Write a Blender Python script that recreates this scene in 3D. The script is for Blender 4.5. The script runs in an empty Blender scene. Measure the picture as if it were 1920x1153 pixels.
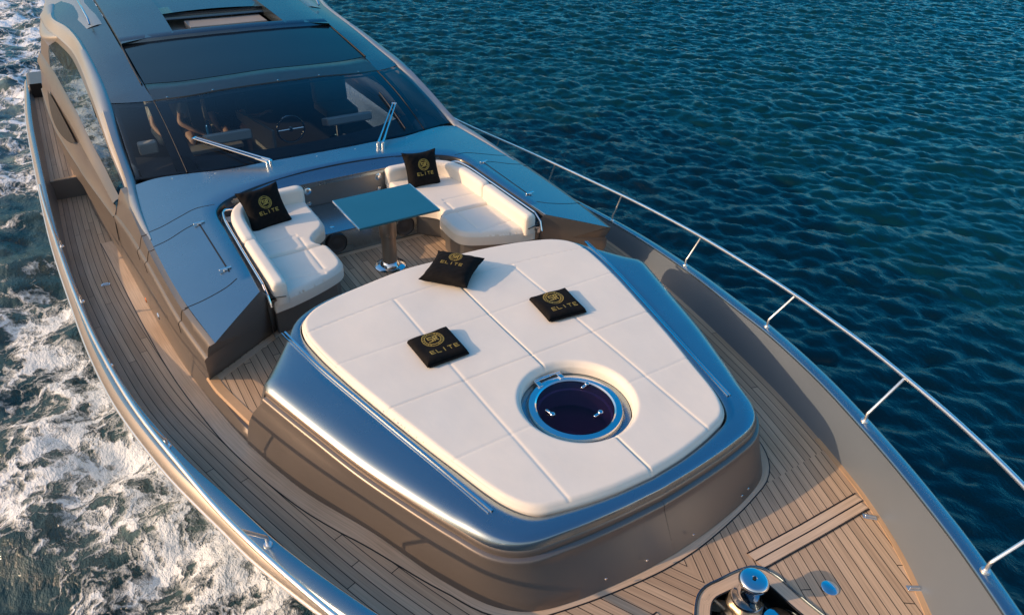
import bpy, bmesh, math, random
import numpy as np
from mathutils import Vector, Matrix
random.seed(7); rng = np.random.default_rng(11)
sc = bpy.context.scene

# ------------------------------------------------------------------ camera
cd = bpy.data.cameras.new('camera'); cam = bpy.data.objects.new('camera', cd)
sc.collection.objects.link(cam); sc.camera = cam
cam.location = (3.28476, -2.32548, 3.08973)
cam.rotation_euler = (0.968725, -0.035265, 0.999722)
cd.sensor_width = 36; cd.lens = 24.572; cd.clip_end = 6000; cd.clip_start = 0.05

# ------------------------------------------------------------------ sky and sun
SUN_EL = math.radians(21.0)
sd = Vector((-0.33, -1.0, 0)).normalized()            # horizontal direction towards the sun
w = bpy.data.worlds.new('World'); sc.world = w; w.use_nodes = True
nt = w.node_tree; nt.nodes.clear()
sky = nt.nodes.new('ShaderNodeTexSky'); sky.sky_type = 'NISHITA'; sky.sun_disc = False
sky.sun_elevation = SUN_EL; sky.sun_rotation = math.atan2(sd.x, sd.y)
sky.air_density = 1.0; sky.dust_density = 0.8; sky.ozone_density = 1.2
hs = nt.nodes.new('ShaderNodeMix'); hs.data_type = 'RGBA'; hs.blend_type = 'MULTIPLY'; hs.inputs['Factor'].default_value = 1
tg = nt.nodes.new('ShaderNodeTexCoord'); sx_ = nt.nodes.new('ShaderNodeSeparateXYZ'); nt.links.new(tg.outputs['Generated'], sx_.inputs[0])
cr_ = nt.nodes.new('ShaderNodeValToRGB'); nt.links.new(sx_.outputs[2], cr_.inputs[0]); 
def sky_ramp(r_, stops):
    r_.color_ramp.elements[0].position = 0; r_.color_ramp.elements[0].color = (*stops[0][1], 1)
    r_.color_ramp.elements[1].position = 1; r_.color_ramp.elements[1].color = (*stops[-1][1], 1)
    for p_, c_ in stops[1:-1]:
        e_ = r_.color_ramp.elements.new(p_); e_.color = (*c_, 1)
# clear deep blue away from the sun, pale haze on the sunward and forward side
sky_ramp(cr_, [(0, (.22, .22, .22)), (.06, (.24, .31, .34)), (.15, (.06, .42, .52)), (.30, (.015, .30, .42)), (.5, (.012, .42, .62)), (.85, (.02, .42, .66)), (1, (.10, .45, .66))])
cr2 = nt.nodes.new('ShaderNodeValToRGB'); nt.links.new(sx_.outputs[2], cr2.inputs[0])
sky_ramp(cr2, [(0, (.12, .09, .075)), (.16, (.20, .145, .11)), (.34, (1.0, .75, .54)), (.5, (1.0, .76, .55)), (.8, (1, .78, .6)), (1, (.10, .45, .66))])
dt = nt.nodes.new('ShaderNodeVectorMath'); dt.operation = 'DOT_PRODUCT'; nt.links.new(tg.outputs['Generated'], dt.inputs[0]); dt.inputs[1].default_value = (.30, -.954, 0)
mr_ = nt.nodes.new('ShaderNodeMapRange'); mr_.interpolation_type = 'SMOOTHSTEP'; nt.links.new(dt.outputs['Value'], mr_.inputs['Value'])
mr_.inputs['From Min'].default_value = -.72; mr_.inputs['From Max'].default_value = .5
mxs = nt.nodes.new('ShaderNodeMix'); mxs.data_type = 'RGBA'; nt.links.new(mr_.outputs[0], mxs.inputs['Factor'])
nt.links.new(cr_.outputs[0], mxs.inputs['A']); nt.links.new(cr2.outputs[0], mxs.inputs['B']); nt.links.new(mxs.outputs['Result'], hs.inputs['B'])
bg = nt.nodes.new('ShaderNodeBackground'); bg.inputs['Strength'].default_value = 0.26
wo = nt.nodes.new('ShaderNodeOutputWorld')
nt.links.new(sky.outputs[0], hs.inputs['A']); nt.links.new(hs.outputs['Result'], bg.inputs['Color'])
nt.links.new(bg.outputs[0], wo.inputs['Surface'])
sl = bpy.data.lights.new('sun', 'SUN'); sun = bpy.data.objects.new('sun', sl); sc.collection.objects.link(sun)
sl.energy = 2.3; sl.angle = math.radians(0.5); sl.color = (1.0, 0.68, 0.42)
S = Vector((sd.x*math.cos(SUN_EL), sd.y*math.cos(SUN_EL), math.sin(SUN_EL)))
sun.rotation_euler = S.to_track_quat('Z', 'Y').to_euler()
sc.view_settings.view_transform = 'Standard'; sc.view_settings.look = 'None'
sc.view_settings.exposure = 0.6; sc.view_settings.gamma = 1.0
sc.view_settings.use_curve_mapping = False
sc.render.engine = 'CYCLES'

# ------------------------------------------------------------------ materials
def mat(name):
    m = bpy.data.materials.new(name); m.use_nodes = True
    return m, m.node_tree, m.node_tree.nodes['Principled BSDF']
def N(nt, t, **k):
    n = nt.nodes.new(t)
    for a, b in k.items():
        if a in n.inputs: n.inputs[a].default_value = b
        else: setattr(n, a, b)
    return n
def ramp(nt, fac, stops):
    r = nt.nodes.new('ShaderNodeValToRGB'); r.color_ramp.elements[0].position = stops[0][0]
    r.color_ramp.elements[0].color = (*stops[0][1], 1); r.color_ramp.elements[1].position = stops[-1][0]
    r.color_ramp.elements[1].color = (*stops[-1][1], 1)
    for p, c in stops[1:-1]:
        e = r.color_ramp.elements.new(p); e.color = (*c, 1)
    nt.links.new(fac, r.inputs[0]); return r.outputs[0]
def mth(nt, op, a, b=None, c=None, clamp=False):
    n = nt.nodes.new('ShaderNodeMath'); n.operation = op; n.use_clamp = clamp
    for i, v in enumerate((a, b, c)):
        if v is None: continue
        if isinstance(v, (int, float)): n.inputs[i].default_value = v
        else: nt.links.new(v, n.inputs[i])
    return n.outputs[0]
def simple(name, col, rough=.5, metal=0, coat=0, var=.06, vscale=3, bump=0, bscale=60, spec=.5, rvar=0.08):
    m, nt, p = mat(name)
    tc = N(nt, 'ShaderNodeTexCoord')
    no = N(nt, 'ShaderNodeTexNoise', Scale=vscale, Detail=5.0); nt.links.new(tc.outputs['Object'], no.inputs['Vector'])
    c = ramp(nt, no.outputs['Fac'], [(.3, tuple(x*(1-var) for x in col)), (.7, tuple(min(1, x*(1+var)) for x in col))])
    nt.links.new(c, p.inputs['Base Color'])
    p.inputs['Metallic'].default_value = metal; p.inputs['Coat Weight'].default_value = coat
    p.inputs['Coat Roughness'].default_value = .06; p.inputs['Specular IOR Level'].default_value = spec
    n2 = N(nt, 'ShaderNodeTexNoise', Scale=vscale*2.3, Detail=6.0); nt.links.new(tc.outputs['Object'], n2.inputs['Vector'])
    r = mth(nt, 'MULTIPLY_ADD', n2.outputs['Fac'], rvar*2, rough-rvar); nt.links.new(r, p.inputs['Roughness'])
    if bump:
        n3 = N(nt, 'ShaderNodeTexNoise', Scale=bscale, Detail=3.0); nt.links.new(tc.outputs['Object'], n3.inputs['Vector'])
        b = N(nt, 'ShaderNodeBump', Strength=1.0, Distance=bump); nt.links.new(n3.outputs['Fac'], b.inputs['Height'])
        nt.links.new(b.outputs[0], p.inputs['Normal'])
    return m
M = {}
M['paint'] = simple('bronze_grey_paint_sky_tint', (.31, .375, .42), .27, .96, .05, .03, 2, rvar=.02)  # grey paint, base biased to blue to carry the sky's reflection
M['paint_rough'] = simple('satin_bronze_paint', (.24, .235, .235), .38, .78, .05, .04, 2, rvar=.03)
M['side'] = simple('bronze_paint_deck_reflection', (.215, .185, .165), .36, .55, .0, .04, 2, rvar=.03)  # browner copy of the same paint: teak and haze reflections put into the colour
M['steel'] = simple('satin_steel', (.9, .89, .88), .36, 1, 0, .03, 5, rvar=.04)
M['roofpaint'] = simple('dark_grey_roof_paint', (.12, .155, .18), .27, .9, .05, .03, 2, rvar=.02)
M['arch'] = simple('bronze_paint_sunlit_tone', (.46, .43, .41), .36, .7, .1, .03, 2, rvar=.02)  # paler copy of the boat paint, sunlight on the arch worked into its colour
M['pedestal'] = simple('brushed_dark_steel', (.42, .38, .35), .30, 1, 0, .04, 5)
M['bulwark'] = simple('bulwark_grey_paint', (.215, .26, .315), .40, .45, .0, .04, 2, rvar=.03)
M['dark'] = simple('black_trim', (.012, .013, .016), .35, 0, .2, .2, 6)
M['rubber'] = simple('rubber_seam', (.01, .01, .012), .6)
M['chrome'] = simple('polished_steel', (.78, .78, .79), .10, 1, 0, .03, 5, rvar=.05)
M['cushion'] = simple('cream_vinyl', (.84, .775, .685), .52, 0, 0, .03, 3, .0022, 7, .35)
M['velvet'] = simple('black_cotton', (.006, .0055, .006), .9, 0, 0, .3, 30, .002, 45, .2)
M['gold'] = simple('gold_thread', (.50, .33, .07), .5, .35, 0, .25, 120, .0008, 400)
M['tabletop'] = simple('lacquered_table', (.03, .15, .20), .18, .3, .6, .05, 2)
M['tan'] = simple('tan_interior', (.30, .27, .24), .6)
M['interior'] = simple('dark_interior', (.035, .035, .04), .6)
M['seatleather'] = simple('cream_leather', (.5, .46, .4), .5)
M['skin'] = simple('skin', (.62, .36, .25), .55, var=.08)
M['navy'] = simple('navy_cloth', (.02, .022, .035), .9)
M['whitecloth'] = simple('white_cloth', (.6, .58, .55), .9)
M['hair'] = simple('dark_hair', (.03, .02, .015), .7)
M['bottle'] = simple('blue_bottle', (.01, .16, .5), .25, .3)
M['speaker'] = simple('speaker_grey', (.05, .05, .055), .5)
M['lamp'] = simple('amber_lens', (.8, .22, .06), .2)
M['grille'] = simple('non_skid', (.25, .24, .22), .7)
M['gypsy'] = simple('bronze_casting', (.42, .34, .24), .38, .75, 0, .35, 30, .003, 40)

def teak(name, planked=True, tint=1.0, grey=.5):
    m, nt, p = mat(name)
    tc = N(nt, 'ShaderNodeTexCoord'); sp = N(nt, 'ShaderNodeSeparateXYZ')
    nt.links.new(tc.outputs['UV'], sp.inputs[0]); u, v = sp.outputs[0], sp.outputs[1]
    W = .058
    q = mth(nt, 'DIVIDE', v, W); idx = mth(nt, 'FLOOR', q); fr = mth(nt, 'FRACT', q)
    wn = N(nt, 'ShaderNodeTexWhiteNoise', noise_dimensions='1D'); nt.links.new(idx, wn.inputs['W'])
    L = 3.3
    uo = mth(nt, 'MULTIPLY_ADD', wn.outputs['Value'], L, u); un = mth(nt, 'DIVIDE', uo, L)
    ui = mth(nt, 'FLOOR', un); uf = mth(nt, 'FRACT', un)
    cb = N(nt, 'ShaderNodeCombineXYZ'); nt.links.new(idx, cb.inputs[0]); nt.links.new(ui, cb.inputs[1])
    w2 = N(nt, 'ShaderNodeTexWhiteNoise', noise_dimensions='3D'); nt.links.new(cb.outputs[0], w2.inputs['Vector'])
    g = N(nt, 'ShaderNodeCombineXYZ'); nt.links.new(mth(nt, 'MULTIPLY', u, 1.6), g.inputs[0])
    nt.links.new(mth(nt, 'MULTIPLY', v, 70), g.inputs[1])
    if planked: nt.links.new(mth(nt, 'MULTIPLY', idx, 3.7), g.inputs[2])
    gn = N(nt, 'ShaderNodeTexNoise', Scale=1.6, Detail=6.0); nt.links.new(g.outputs[0], gn.inputs['Vector'])
    pn = N(nt, 'ShaderNodeTexNoise', Scale=1.3, Detail=4.0); nt.links.new(tc.outputs['Object'], pn.inputs['Vector'])
    base = ramp(nt, w2.outputs['Value'] if planked else pn.outputs['Fac'],
                [(0, (.34*tint, .21*tint, .115*tint)), (.5, (.47*tint, .305*tint, .175*tint)), (1, (.60*tint, .41*tint, .255*tint))])
    gr = N(nt, 'ShaderNodeMix', data_type='RGBA'); nt.links.new(base, gr.inputs['A'])
    gr.inputs['B'].default_value = (.54*tint, .45*tint, .36*tint, 1)
    nt.links.new(mth(nt, 'MULTIPLY', pn.outputs['Fac'], grey, clamp=True), gr.inputs['Factor'])
    gm = ramp(nt, gn.outputs['Fac'], [(.25, (.74, .74, .74)), (.75, (1.12, 1.12, 1.12))])
    mx = N(nt, 'ShaderNodeMix', data_type='RGBA', blend_type='MULTIPLY', clamp_result=False); mx.inputs['Factor'].default_value = 1
    nt.links.new(gr.outputs['Result'], mx.inputs['A']); nt.links.new(gm, mx.inputs['B'])
    out = mx.outputs['Result']
    if planked:
        c1 = mth(nt, 'LESS_THAN', fr, .085)
        c2 = mth(nt, 'LESS_THAN', uf, .0018)
        cc = mth(nt, 'MAXIMUM', c1, c2)
        m2 = N(nt, 'ShaderNodeMix', data_type='RGBA'); nt.links.new(cc, m2.inputs['Factor'])
        nt.links.new(out, m2.inputs['A']); m2.inputs['B'].default_value = (.018, .014, .012, 1)
        out = m2.outputs['Result']
        bp = N(nt, 'ShaderNodeBump', Strength=.6, Distance=.002, invert=True); nt.links.new(cc, bp.inputs['Height'])
        nt.links.new(bp.outputs[0], p.inputs['Normal'])
    nt.links.new(out, p.inputs['Base Color']); p.inputs['Roughness'].default_value = .62
    p.inputs['Specular IOR Level'].default_value = .3
    return m
M['teak'] = teak('teak_planking', True, 1.10, .62); M['teak_board'] = teak('teak_margin', False, 1.3, .95)
M['teak_side'] = M['teak']; M['teak_new'] = teak('teak_fresh', False, 1.25, .0)

def glass(name, tint, refl_rough=.02, base=.05, gcol=(.9, .95, 1), wave=0):
    m, nt, p = mat(name); nt.nodes.remove(p)
    o = [n for n in nt.nodes if n.type == 'OUTPUT_MATERIAL'][0]
    tr = N(nt, 'ShaderNodeBsdfTransparent'); tr.inputs[0].default_value = (*tint, 1)
    gl = N(nt, 'ShaderNodeBsdfGlossy'); gl.inputs['Roughness'].default_value = refl_rough
    gl.inputs['Color'].default_value = (*gcol, 1)
    if wave:
        gp_ = N(nt, 'ShaderNodeNewGeometry'); gm_ = N(nt, 'ShaderNodeMapping'); nt.links.new(gp_.outputs['Position'], gm_.inputs[0]); gm_.inputs['Scale'].default_value = (1.2, 1, 5)
        gn_ = N(nt, 'ShaderNodeTexNoise', Scale=2.2, Detail=5.0, Distortion=.8); nt.links.new(gm_.outputs[0], gn_.inputs['Vector'])
        gb_ = N(nt, 'ShaderNodeBump', Strength=1.0, Distance=wave); nt.links.new(gn_.outputs['Fac'], gb_.inputs['Height']); nt.links.new(gb_.outputs[0], gl.inputs['Normal'])
    fr = N(nt, 'ShaderNodeFresnel', IOR=1.5); f = mth(nt, 'MULTIPLY_ADD', fr.outputs[0], 1.0, base, clamp=True)
    mx = N(nt, 'ShaderNodeMixShader'); nt.links.new(f, mx.inputs[0]); nt.links.new(tr.outputs[0], mx.inputs[1])
    nt.links.new(gl.outputs[0], mx.inputs[2]); nt.links.new(mx.outputs[0], o.inputs[0])
    return m
M['glass'] = glass('tinted_windscreen_glass', (.84, .94, .98), base=-.02)
M['sideglass'] = glass('mirror_side_glass', (.5, .56, .56), .02, .02, (.42, .46, .47), .03)
M['roofglass'] = simple('dark_roof_glass', (.008, .012, .016), .12, .0, .0, .05, 2, spec=.32)
M['hatchglass'] = glass('smoked_hatch_glass', (.66, .42, .78), .03, -.03)

# ------------------------------------------------------------------ helpers
def link(o, parent=None):
    sc.collection.objects.link(o)
    if parent is not None: o.parent = parent
    return o
def face_to(o, d):
    me = o.data; tot = Vector()
    for q in me.polygons: tot += q.normal*q.area
    if tot.dot(Vector(d)) < 0: me.flip_normals()
    return o
def thing(name, label, cat, loc=(0, 0, 0), rot=(0, 0, 0), group=None):
    o = bpy.data.objects.new(name, None); o.empty_display_size = .2
    o.location = loc; o.rotation_euler = rot; o['label'] = label; o['category'] = cat
    if group: o['group'] = group
    return link(o)
def mesh(name, verts, faces, m, parent=None, smooth=True, uvs=None, autosmooth=None, sharp=35):
    me = bpy.data.meshes.new(name); me.from_pydata([tuple(v) for v in verts], [], [tuple(f) for f in faces])
    if uvs is not None:
        ul = me.uv_layers.new(name='UVMap'); 
        idx = np.zeros(len(me.loops), dtype=np.int32); me.loops.foreach_get('vertex_index', idx)
        ul.data.foreach_set('uv', np.asarray(uvs, dtype=np.float32)[idx].ravel())
    me.materials.append(m)
    if smooth:
        me.polygons.foreach_set('use_smooth', [True]*len(me.polygons))
        me.set_sharp_from_angle(angle=math.radians(sharp))
    me.update()
    return link(bpy.data.objects.new(name, me), parent)
class MB:
    def __init__(s): s.v = []; s.f = []
    def add(s, v, f):
        o = len(s.v); s.v += [tuple(x) for x in v]; s.f += [tuple(i+o for i in q) for q in f]; return s
    def grid(s, rows, close_v=False, close_u=False, flip=False):
        n, m = len(rows), len(rows[0]); v = [p for r in rows for p in r]; f = []
        for i in range(n if close_u else n-1):
            for j in range(m if close_v else m-1):
                a = i*m+j; b = i*m+(j+1) % m; c = ((i+1) % n)*m+(j+1) % m; d = ((i+1) % n)*m+j
                f.append((a, d, c, b) if flip else (a, b, c, d))
        return s.add(v, f)
    def box(s, c, h, R=None):
        c = Vector(c); v = []
        for x in (-1, 1):
            for y in (-1, 1):
                for z in (-1, 1):
                    p = Vector((x*h[0], y*h[1], z*h[2])); p = (R @ p) if R else p; v.append(c+p)
        return s.add(v, [(0, 1, 3, 2), (4, 6, 7, 5), (0, 4, 5, 1), (2, 3, 7, 6), (0, 2, 6, 4), (1, 5, 7, 3)])
    def tube(s, pts, r, seg=12, caps=True, closed=False):
        pts = [Vector(p) for p in pts]; n = len(pts); rows = []; up = Vector((0, 0, 1)); prev = None
        rr = r if isinstance(r, (list, tuple)) else [r]*n
        for i, p in enumerate(pts):
            a = pts[(i-1) % n] if (closed or i > 0) else p; b = pts[(i+1) % n] if (closed or i < n-1) else p
            t = (b-a).normalized()
            if prev is None:
                x = t.cross(up) if abs(t.z) < .95 else t.cross(Vector((1, 0, 0)))
            else: x = prev-t*prev.dot(t)
            x.normalize(); prev = x; y = t.cross(x)
            rows.append([p+(x*math.cos(k*2*math.pi/seg)+y*math.sin(k*2*math.pi/seg))*rr[i] for k in range(seg)])
        o = len(s.v); s.grid(rows, close_v=True, close_u=closed)
        if caps and not closed:
            s.f.append(tuple(o+k for k in range(seg))); s.f.append(tuple(o+(n-1)*seg+k for k in reversed(range(seg))))
        return s
    def lathe(s, prof, c=(0, 0, 0), seg=48, R=None, arc=(0, 2*math.pi)):
        rows = []; full = abs(arc[1]-arc[0]-2*math.pi) < 1e-6
        for r, z in prof:
            row = []
            for k in range(seg if full else seg+1):
                a = arc[0]+(arc[1]-arc[0])*k/seg; p = Vector((r*math.cos(a), r*math.sin(a), z))
                if R: p = R @ p
                row.append(Vector(c)+p)
            rows.append(row)
        return s.grid(rows, close_v=full)
    def prism(s, pts, z0, z1):
        n = len(pts); f0 = z0 if callable(z0) else (lambda x, y: z0); f1 = z1 if callable(z1) else (lambda x, y: z1)
        v = [(x, y, f0(x, y)) for x, y in pts]+[(x, y, f1(x, y)) for x, y in pts]
        f = [tuple(reversed(range(n))), tuple(range(n, 2*n))]+[(i, (i+1) % n, n+(i+1) % n, n+i) for i in range(n)]
        return s.add(v, f)
    def build(s, name, m, parent=None, smooth=True, bevel=0, sharp=35, uvs=None, seg=3):
        o = mesh(name, s.v, s.f, m, parent, smooth, uvs, sharp=sharp)
        bm = bmesh.new(); bm.from_mesh(o.data); bmesh.ops.remove_doubles(bm, verts=bm.verts, dist=1e-4); bmesh.ops.recalc_face_normals(bm, faces=bm.faces); bm.to_mesh(o.data); bm.free()
        if bevel:
            b = o.modifiers.new('b', 'BEVEL'); b.width = bevel; b.segments = seg; b.limit_method = 'ANGLE'; b.angle_limit = math.radians(40)
        return o
def lr(g, name, m, parent, **k):
    """one object for each side of the boat"""
    out = []
    for sgn in (-1, 1):
        f = [q for q in g.f if sum(g.v[i][1] for i in q)*sgn > 0]; ids = sorted({i for q in f for i in q}); mp = {a: b for b, a in enumerate(ids)}
        h = MB(); h.v = [g.v[i] for i in ids]; h.f = [tuple(mp[i] for i in q) for q in f]; out.append(h.build(name, m, parent, **k))
    return out
def crom(pts, n, closed=False):
    """n samples at even arc length on a Catmull-Rom curve through the points"""
    P = np.array(pts, float); k = len(P)
    if closed: Q = np.vstack([P[-1], P, P[0], P[1]]); segs = k
    else: Q = np.vstack([2*P[0]-P[1], P, 2*P[-1]-P[-2]]); segs = k-1
    out = []
    for i in range(segs):
        p0, p1, p2, p3 = Q[i:i+4]
        t0 = 0; d = lambda a, b: max(np.linalg.norm(b-a)**.5, 1e-6)
        t1 = t0+d(p0, p1); t2 = t1+d(p1, p2); t3 = t2+d(p2, p3)
        for t in np.linspace(t1, t2, 13)[:-1]:
            A1 = (t1-t)/(t1-t0)*p0+(t-t0)/(t1-t0)*p1; A2 = (t2-t)/(t2-t1)*p1+(t-t1)/(t2-t1)*p2; A3 = (t3-t)/(t3-t2)*p2+(t-t2)/(t3-t2)*p3
            B1 = (t2-t)/(t2-t0)*A1+(t-t0)/(t2-t0)*A2; B2 = (t3-t)/(t3-t1)*A2+(t-t1)/(t3-t1)*A3
            out.append((t2-t)/(t2-t1)*B1+(t-t1)/(t2-t1)*B2)
    out.append(P[0] if closed else P[-1]); out = np.array(out)
    L = np.concatenate([[0], np.cumsum(np.linalg.norm(np.diff(out, axis=0), axis=1))])
    s = np.linspace(0, L[-1], n+1)[:-1] if closed else np.linspace(0, L[-1], n)
    return np.stack([np.interp(s, L, out[:, j]) for j in range(P.shape[1])], 1)
def ip(x, tab): 
    a = np.array(tab, float); return float(np.interp(x, a[:, 0], a[:, 1]))
def smooth_tab(tab):
    a = np.array(tab, float); c = crom(a, 200); c = c[np.argsort(c[:, 0])]; return c
def mir(rows): return [[(p[0], -p[1], p[2]) for p in r] for r in rows]

# ------------------------------------------------------------------ boat lines (half breadths, y)
CAPY = smooth_tab([(-11.6, 2.70), (-9.6, 2.79), (-7.5, 2.81), (-5.17, 2.80), (-3.54, 2.73), (-2.39, 2.66), (-1.46, 2.56), (-.49, 2.378), (-.085, 2.275),
    (.24, 2.185), (.6, 2.085), (1.26, 1.84), (1.7, 1.635), (2.18, 1.385), (2.63, 1.12), (2.81, 1.0), (3.05, .83), (3.4, .55), (3.7, .25), (3.8, .0)])
CAPZ = smooth_tab([(-12, -.84), (-8, -.84), (-6, -.84), (-5, -.82), (-4, -.77), (-3, -.68), (-2, -.55), (0, -.29), (2, -.03), (4, .23)])
FOOTY = smooth_tab([(-11.6, 2.64), (-5.2, 2.72), (-3.85, 2.68), (-2.39, 2.56), (-1.46, 2.44), (-.5, 2.22), (.33, 1.99), (1.1, 1.75), (1.83, 1.46), (2.05, 1.355),
    (2.42, 1.13), (2.74, .87), (3.1, .55), (3.4, .25), (3.6, .02)])
CRY = smooth_tab([(-7.1, 2.37), (-6.3, 2.36), (-4.9, 2.25), (-3, 2.145), (-2, 2.07), (-1.33, 1.985), (-.75, 1.884), (.03, 1.66), (.55, 1.44), (1.1, 1.245),
    (1.43, 1.09), (1.56, .9), (1.61, .7), (1.67, .4), (1.69, .2), (1.695, 0)])
zd = lambda x: -.596+.09*x
tz = lambda x, y: .03-.04*y*y
SOLE = -.56

yacht = thing('motor_yacht', 'sleek bronze grey motor yacht with teak decks heading over blue water', 'yacht')

# ------------------------------------------------------------------ hull, bulwark, cap
xs = np.concatenate([np.linspace(-11.6, -2, 40), np.linspace(-1.9, 3.4, 60), np.linspace(3.45, 3.8, 12)])
hull = MB(); bul = MB(); cap = MB(); rub = MB(); strk = MB()
for sgn in (-1, 1):
    H = []; B = []; C = []; Rb = []; St = []
    for x in xs:
        y = ip(x, CAPY); z = ip(x, CAPZ); yf = min(ip(min(x, 3.59), FOOTY), y-.03) if x < 3.59 else 0.0
        cw = .05+.05*np.clip((x+3)/3, 0, 1)
        if x > 3.3: cw = min(cw, y*.9)
        yi = max(y-cw, 0); yf = min(yf, yi)
        dz = zd(x) if x > -7.1 else -.97
        B.append([(x, sgn*yf, dz-.02), (x, sgn*(yf+(yi-yf)*.55), dz+(z-dz)*.45), (x, sgn*yi, z-.012)])
        C.append([(x, sgn*(yi-.004), z-.02), (x, sgn*(yi-.002), z-.006), (x, sgn*(yi+.008), z), (x, sgn*(y-.012), z), (x, sgn*(y+.0), z-.006)])
        St.append([(x, sgn*y, z-.006), (x, sgn*(y+.012), z-.014), (x, sgn*(y+.042), z-.06), (x, sgn*(y+.044), z-.09)])
        Rb.append((x, sgn*(y+.046), z-.082))
        k = .62*np.clip((x+3.2)/5, 0, 1)
        H.append([(x, sgn*(y+.040), z-.085), (x, sgn*max((y+yf)/2+.01, 0), (z+dz)/2-.05), (x, sgn*max(yf+.012, 0), dz-.08), (x-k*.5, sgn*max(min(y-.04-k*.9, yf), 0), min(z-.6, dz-.3)), (x-k*1.2, sgn*max(y-.14-k*2.2, 0), -1.9), (x-k*2, sgn*max(y-.45-k*3.4, 0), -2.8), (x-k*3, sgn*max(y-1.3-k*4, 0), -3.4)])
    strk.grid(St); hull.grid(H); bul.grid(B); cap.grid(C); rub.tube(Rb, .009, 8)
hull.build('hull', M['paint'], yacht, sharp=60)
lr(bul, 'bulwark', M['bulwark'], yacht, sharp=60)
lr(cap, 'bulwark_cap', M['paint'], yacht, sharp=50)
lr(rub, 'rub_rail', M['steel'], yacht)
lr(strk, 'sheer_strake', M['arch'], yacht, sharp=60)

# railing along both sides
RAIL = [(-6.4, 2.81, -.72), (-5.8, 2.80, -.676), (-3.82, 2.722, -.44), (-2.5, 2.65, -.287), (-1.63, 2.576, -.176), (-.76, 2.467, -.07), (-.06, 2.335, .013), (.6, 2.19, .09),
        (1.42, 1.94, .19), (1.76, 1.81, .231), (2.25, 1.596, .29), (2.7, 1.353, .344), (3.1, 1.08, .39), (3.5, .68, .43), (3.8, .25, .46)]
RC = crom(RAIL, 90)
def rail_at(x): return np.array([x, np.interp(x, RC[:, 0], RC[:, 1]), np.interp(x, RC[:, 0], RC[:, 2])])
for sgn in (-1, 1):
    tb = MB().tube([(p[0], sgn*p[1], p[2]) for p in RC], .0155, 12)
    r = tb.build('guard_rail', M['steel'], yacht)
    for xb, xt in [(-4.81, -4.72), (-3.39, -3.3), (-2.0, -1.93), (-.66, -.60), (.575, .66), (1.76, 1.79), (2.82, 2.9)]:
        yb = ip(xb, CAPY)-.05; zb = ip(xb, CAPZ); t = rail_at(xt)
        m_ = MB().tube([(xb, sgn*yb, zb), (xb, sgn*yb, zb+.07), (xb+.004, sgn*(yb+.01), zb+.085), (xt, sgn*t[1], t[2])], .0105, 10)
        m_.lathe([(0, .012), (.022, .012), (.026, .004), (.026, 0)], (xb, sgn*yb, zb+.001), 16)
        m_.build('stanchion', M['steel'], r)

# ------------------------------------------------------------------ teak decks
SEND = [0]
def strip_deck(x0, x1, n, sgn, inner, zf, name, m, vref=None, lat=14):
    X = np.linspace(x0, x1, n); rows = []; uv = []; s = 0; last = None
    for x in X:
        yo = ip(x, FOOTY)+.015; yi = inner(x); p = (x, yo)
        if last: s += math.hypot(p[0]-last[0], p[1]-last[1])
        last = p
        d = (ip(x+.02, FOOTY)-ip(x-.02, FOOTY))/.04; cs = 1/math.sqrt(1+d*d)
        row = []
        for j in range(lat+1):
            y = yo+(yi-yo)*j/lat; row.append((x, sgn*y, zf(x))); uv.append((s-(yo-y)*cs*d, (yo-y)*cs))
        rows.append(row)
    uv = [(a, b+3*.058) for a, b in uv]; SEND[0] = s
    g = MB().grid(rows, flip=(sgn > 0)); return mesh(name, g.v, g.f, m, yacht, False, uvs=uv)
side_in = lambda x: (ip(x, CRY)-.05) if x < 1.6 else max(0.0, (ip(min(x, 1.695), CRY)-.05) if x < 1.69 else 0.0)
for sgn in (-1, 1): strip_deck(-7.12, 1.60, 120, sgn, side_in, zd, 'side_deck', M['teak_side'])
SFORE = SEND[0]
for sgn in (-1, 1):
    strip_deck(-10.95, -7.10, 30, sgn, lambda x: 2.30, lambda x: -.97, 'aft_side_deck', M['teak_side'])
# foredeck with the windlass well cut out
WELL = [(1.965, -.10), (1.945, -.02), (1.955, .08), (1.975, .24), (2.01, .33), (2.08, .37), (2.3, .375), (3.0, .33), (3.0, -.33), (2.3, -.30), (2.12, -.27), (2.04, -.2)]
def inwell(x, y):
    c = False; n = len(WELL)
    for i in range(n):
        a, b = WELL[i], WELL[(i+1) % n]
        if (a[1] > y) != (b[1] > y) and x < (b[0]-a[0])*(y-a[1])/(b[1]-a[1])+a[0]: c = not c
    return c
FL = lambda x: ip(1.6, FOOTY)+.015-.47*(x-1.6)+3*.058
def foredeck(sgn):
    X = np.concatenate([np.linspace(1.60, 1.9, 18), np.linspace(1.91, 3.05, 110), np.linspace(3.07, 3.6, 20)])
    lat = 110; V = []; UV = []; s = SFORE; last = None
    for x in X:
        yo = ip(x, FOOTY)+.015
        if last: s += math.hypot(x-last[0], yo-last[1])
        last = (x, yo); d = (ip(x+.02, FOOTY)-ip(x-.02, FOOTY))/.04; cs = 1/math.sqrt(1+d*d)
        for j in range(lat+1):
            y = yo*(1-j/lat); V.append([x, sgn*y, zd(x)]); UV.append((s-(yo-y)*cs*d, (FL(x)-y)*.912))
    F = []; m_ = lat+1
    ins = [inwell(v[0], v[1]) for v in V]
    for i in range(len(X)-1):
        for j in range(lat):
            q = (i*m_+j, i*m_+j+1, (i+1)*m_+j+1, (i+1)*m_+j)
            if all(ins[k] for k in q): continue
            F.append(q if sgn < 0 else q[::-1])
    return mesh('foredeck', V, F, M['teak'], yacht, False, uvs=UV)
for sgn in (-1, 1): foredeck(sgn)
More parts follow.
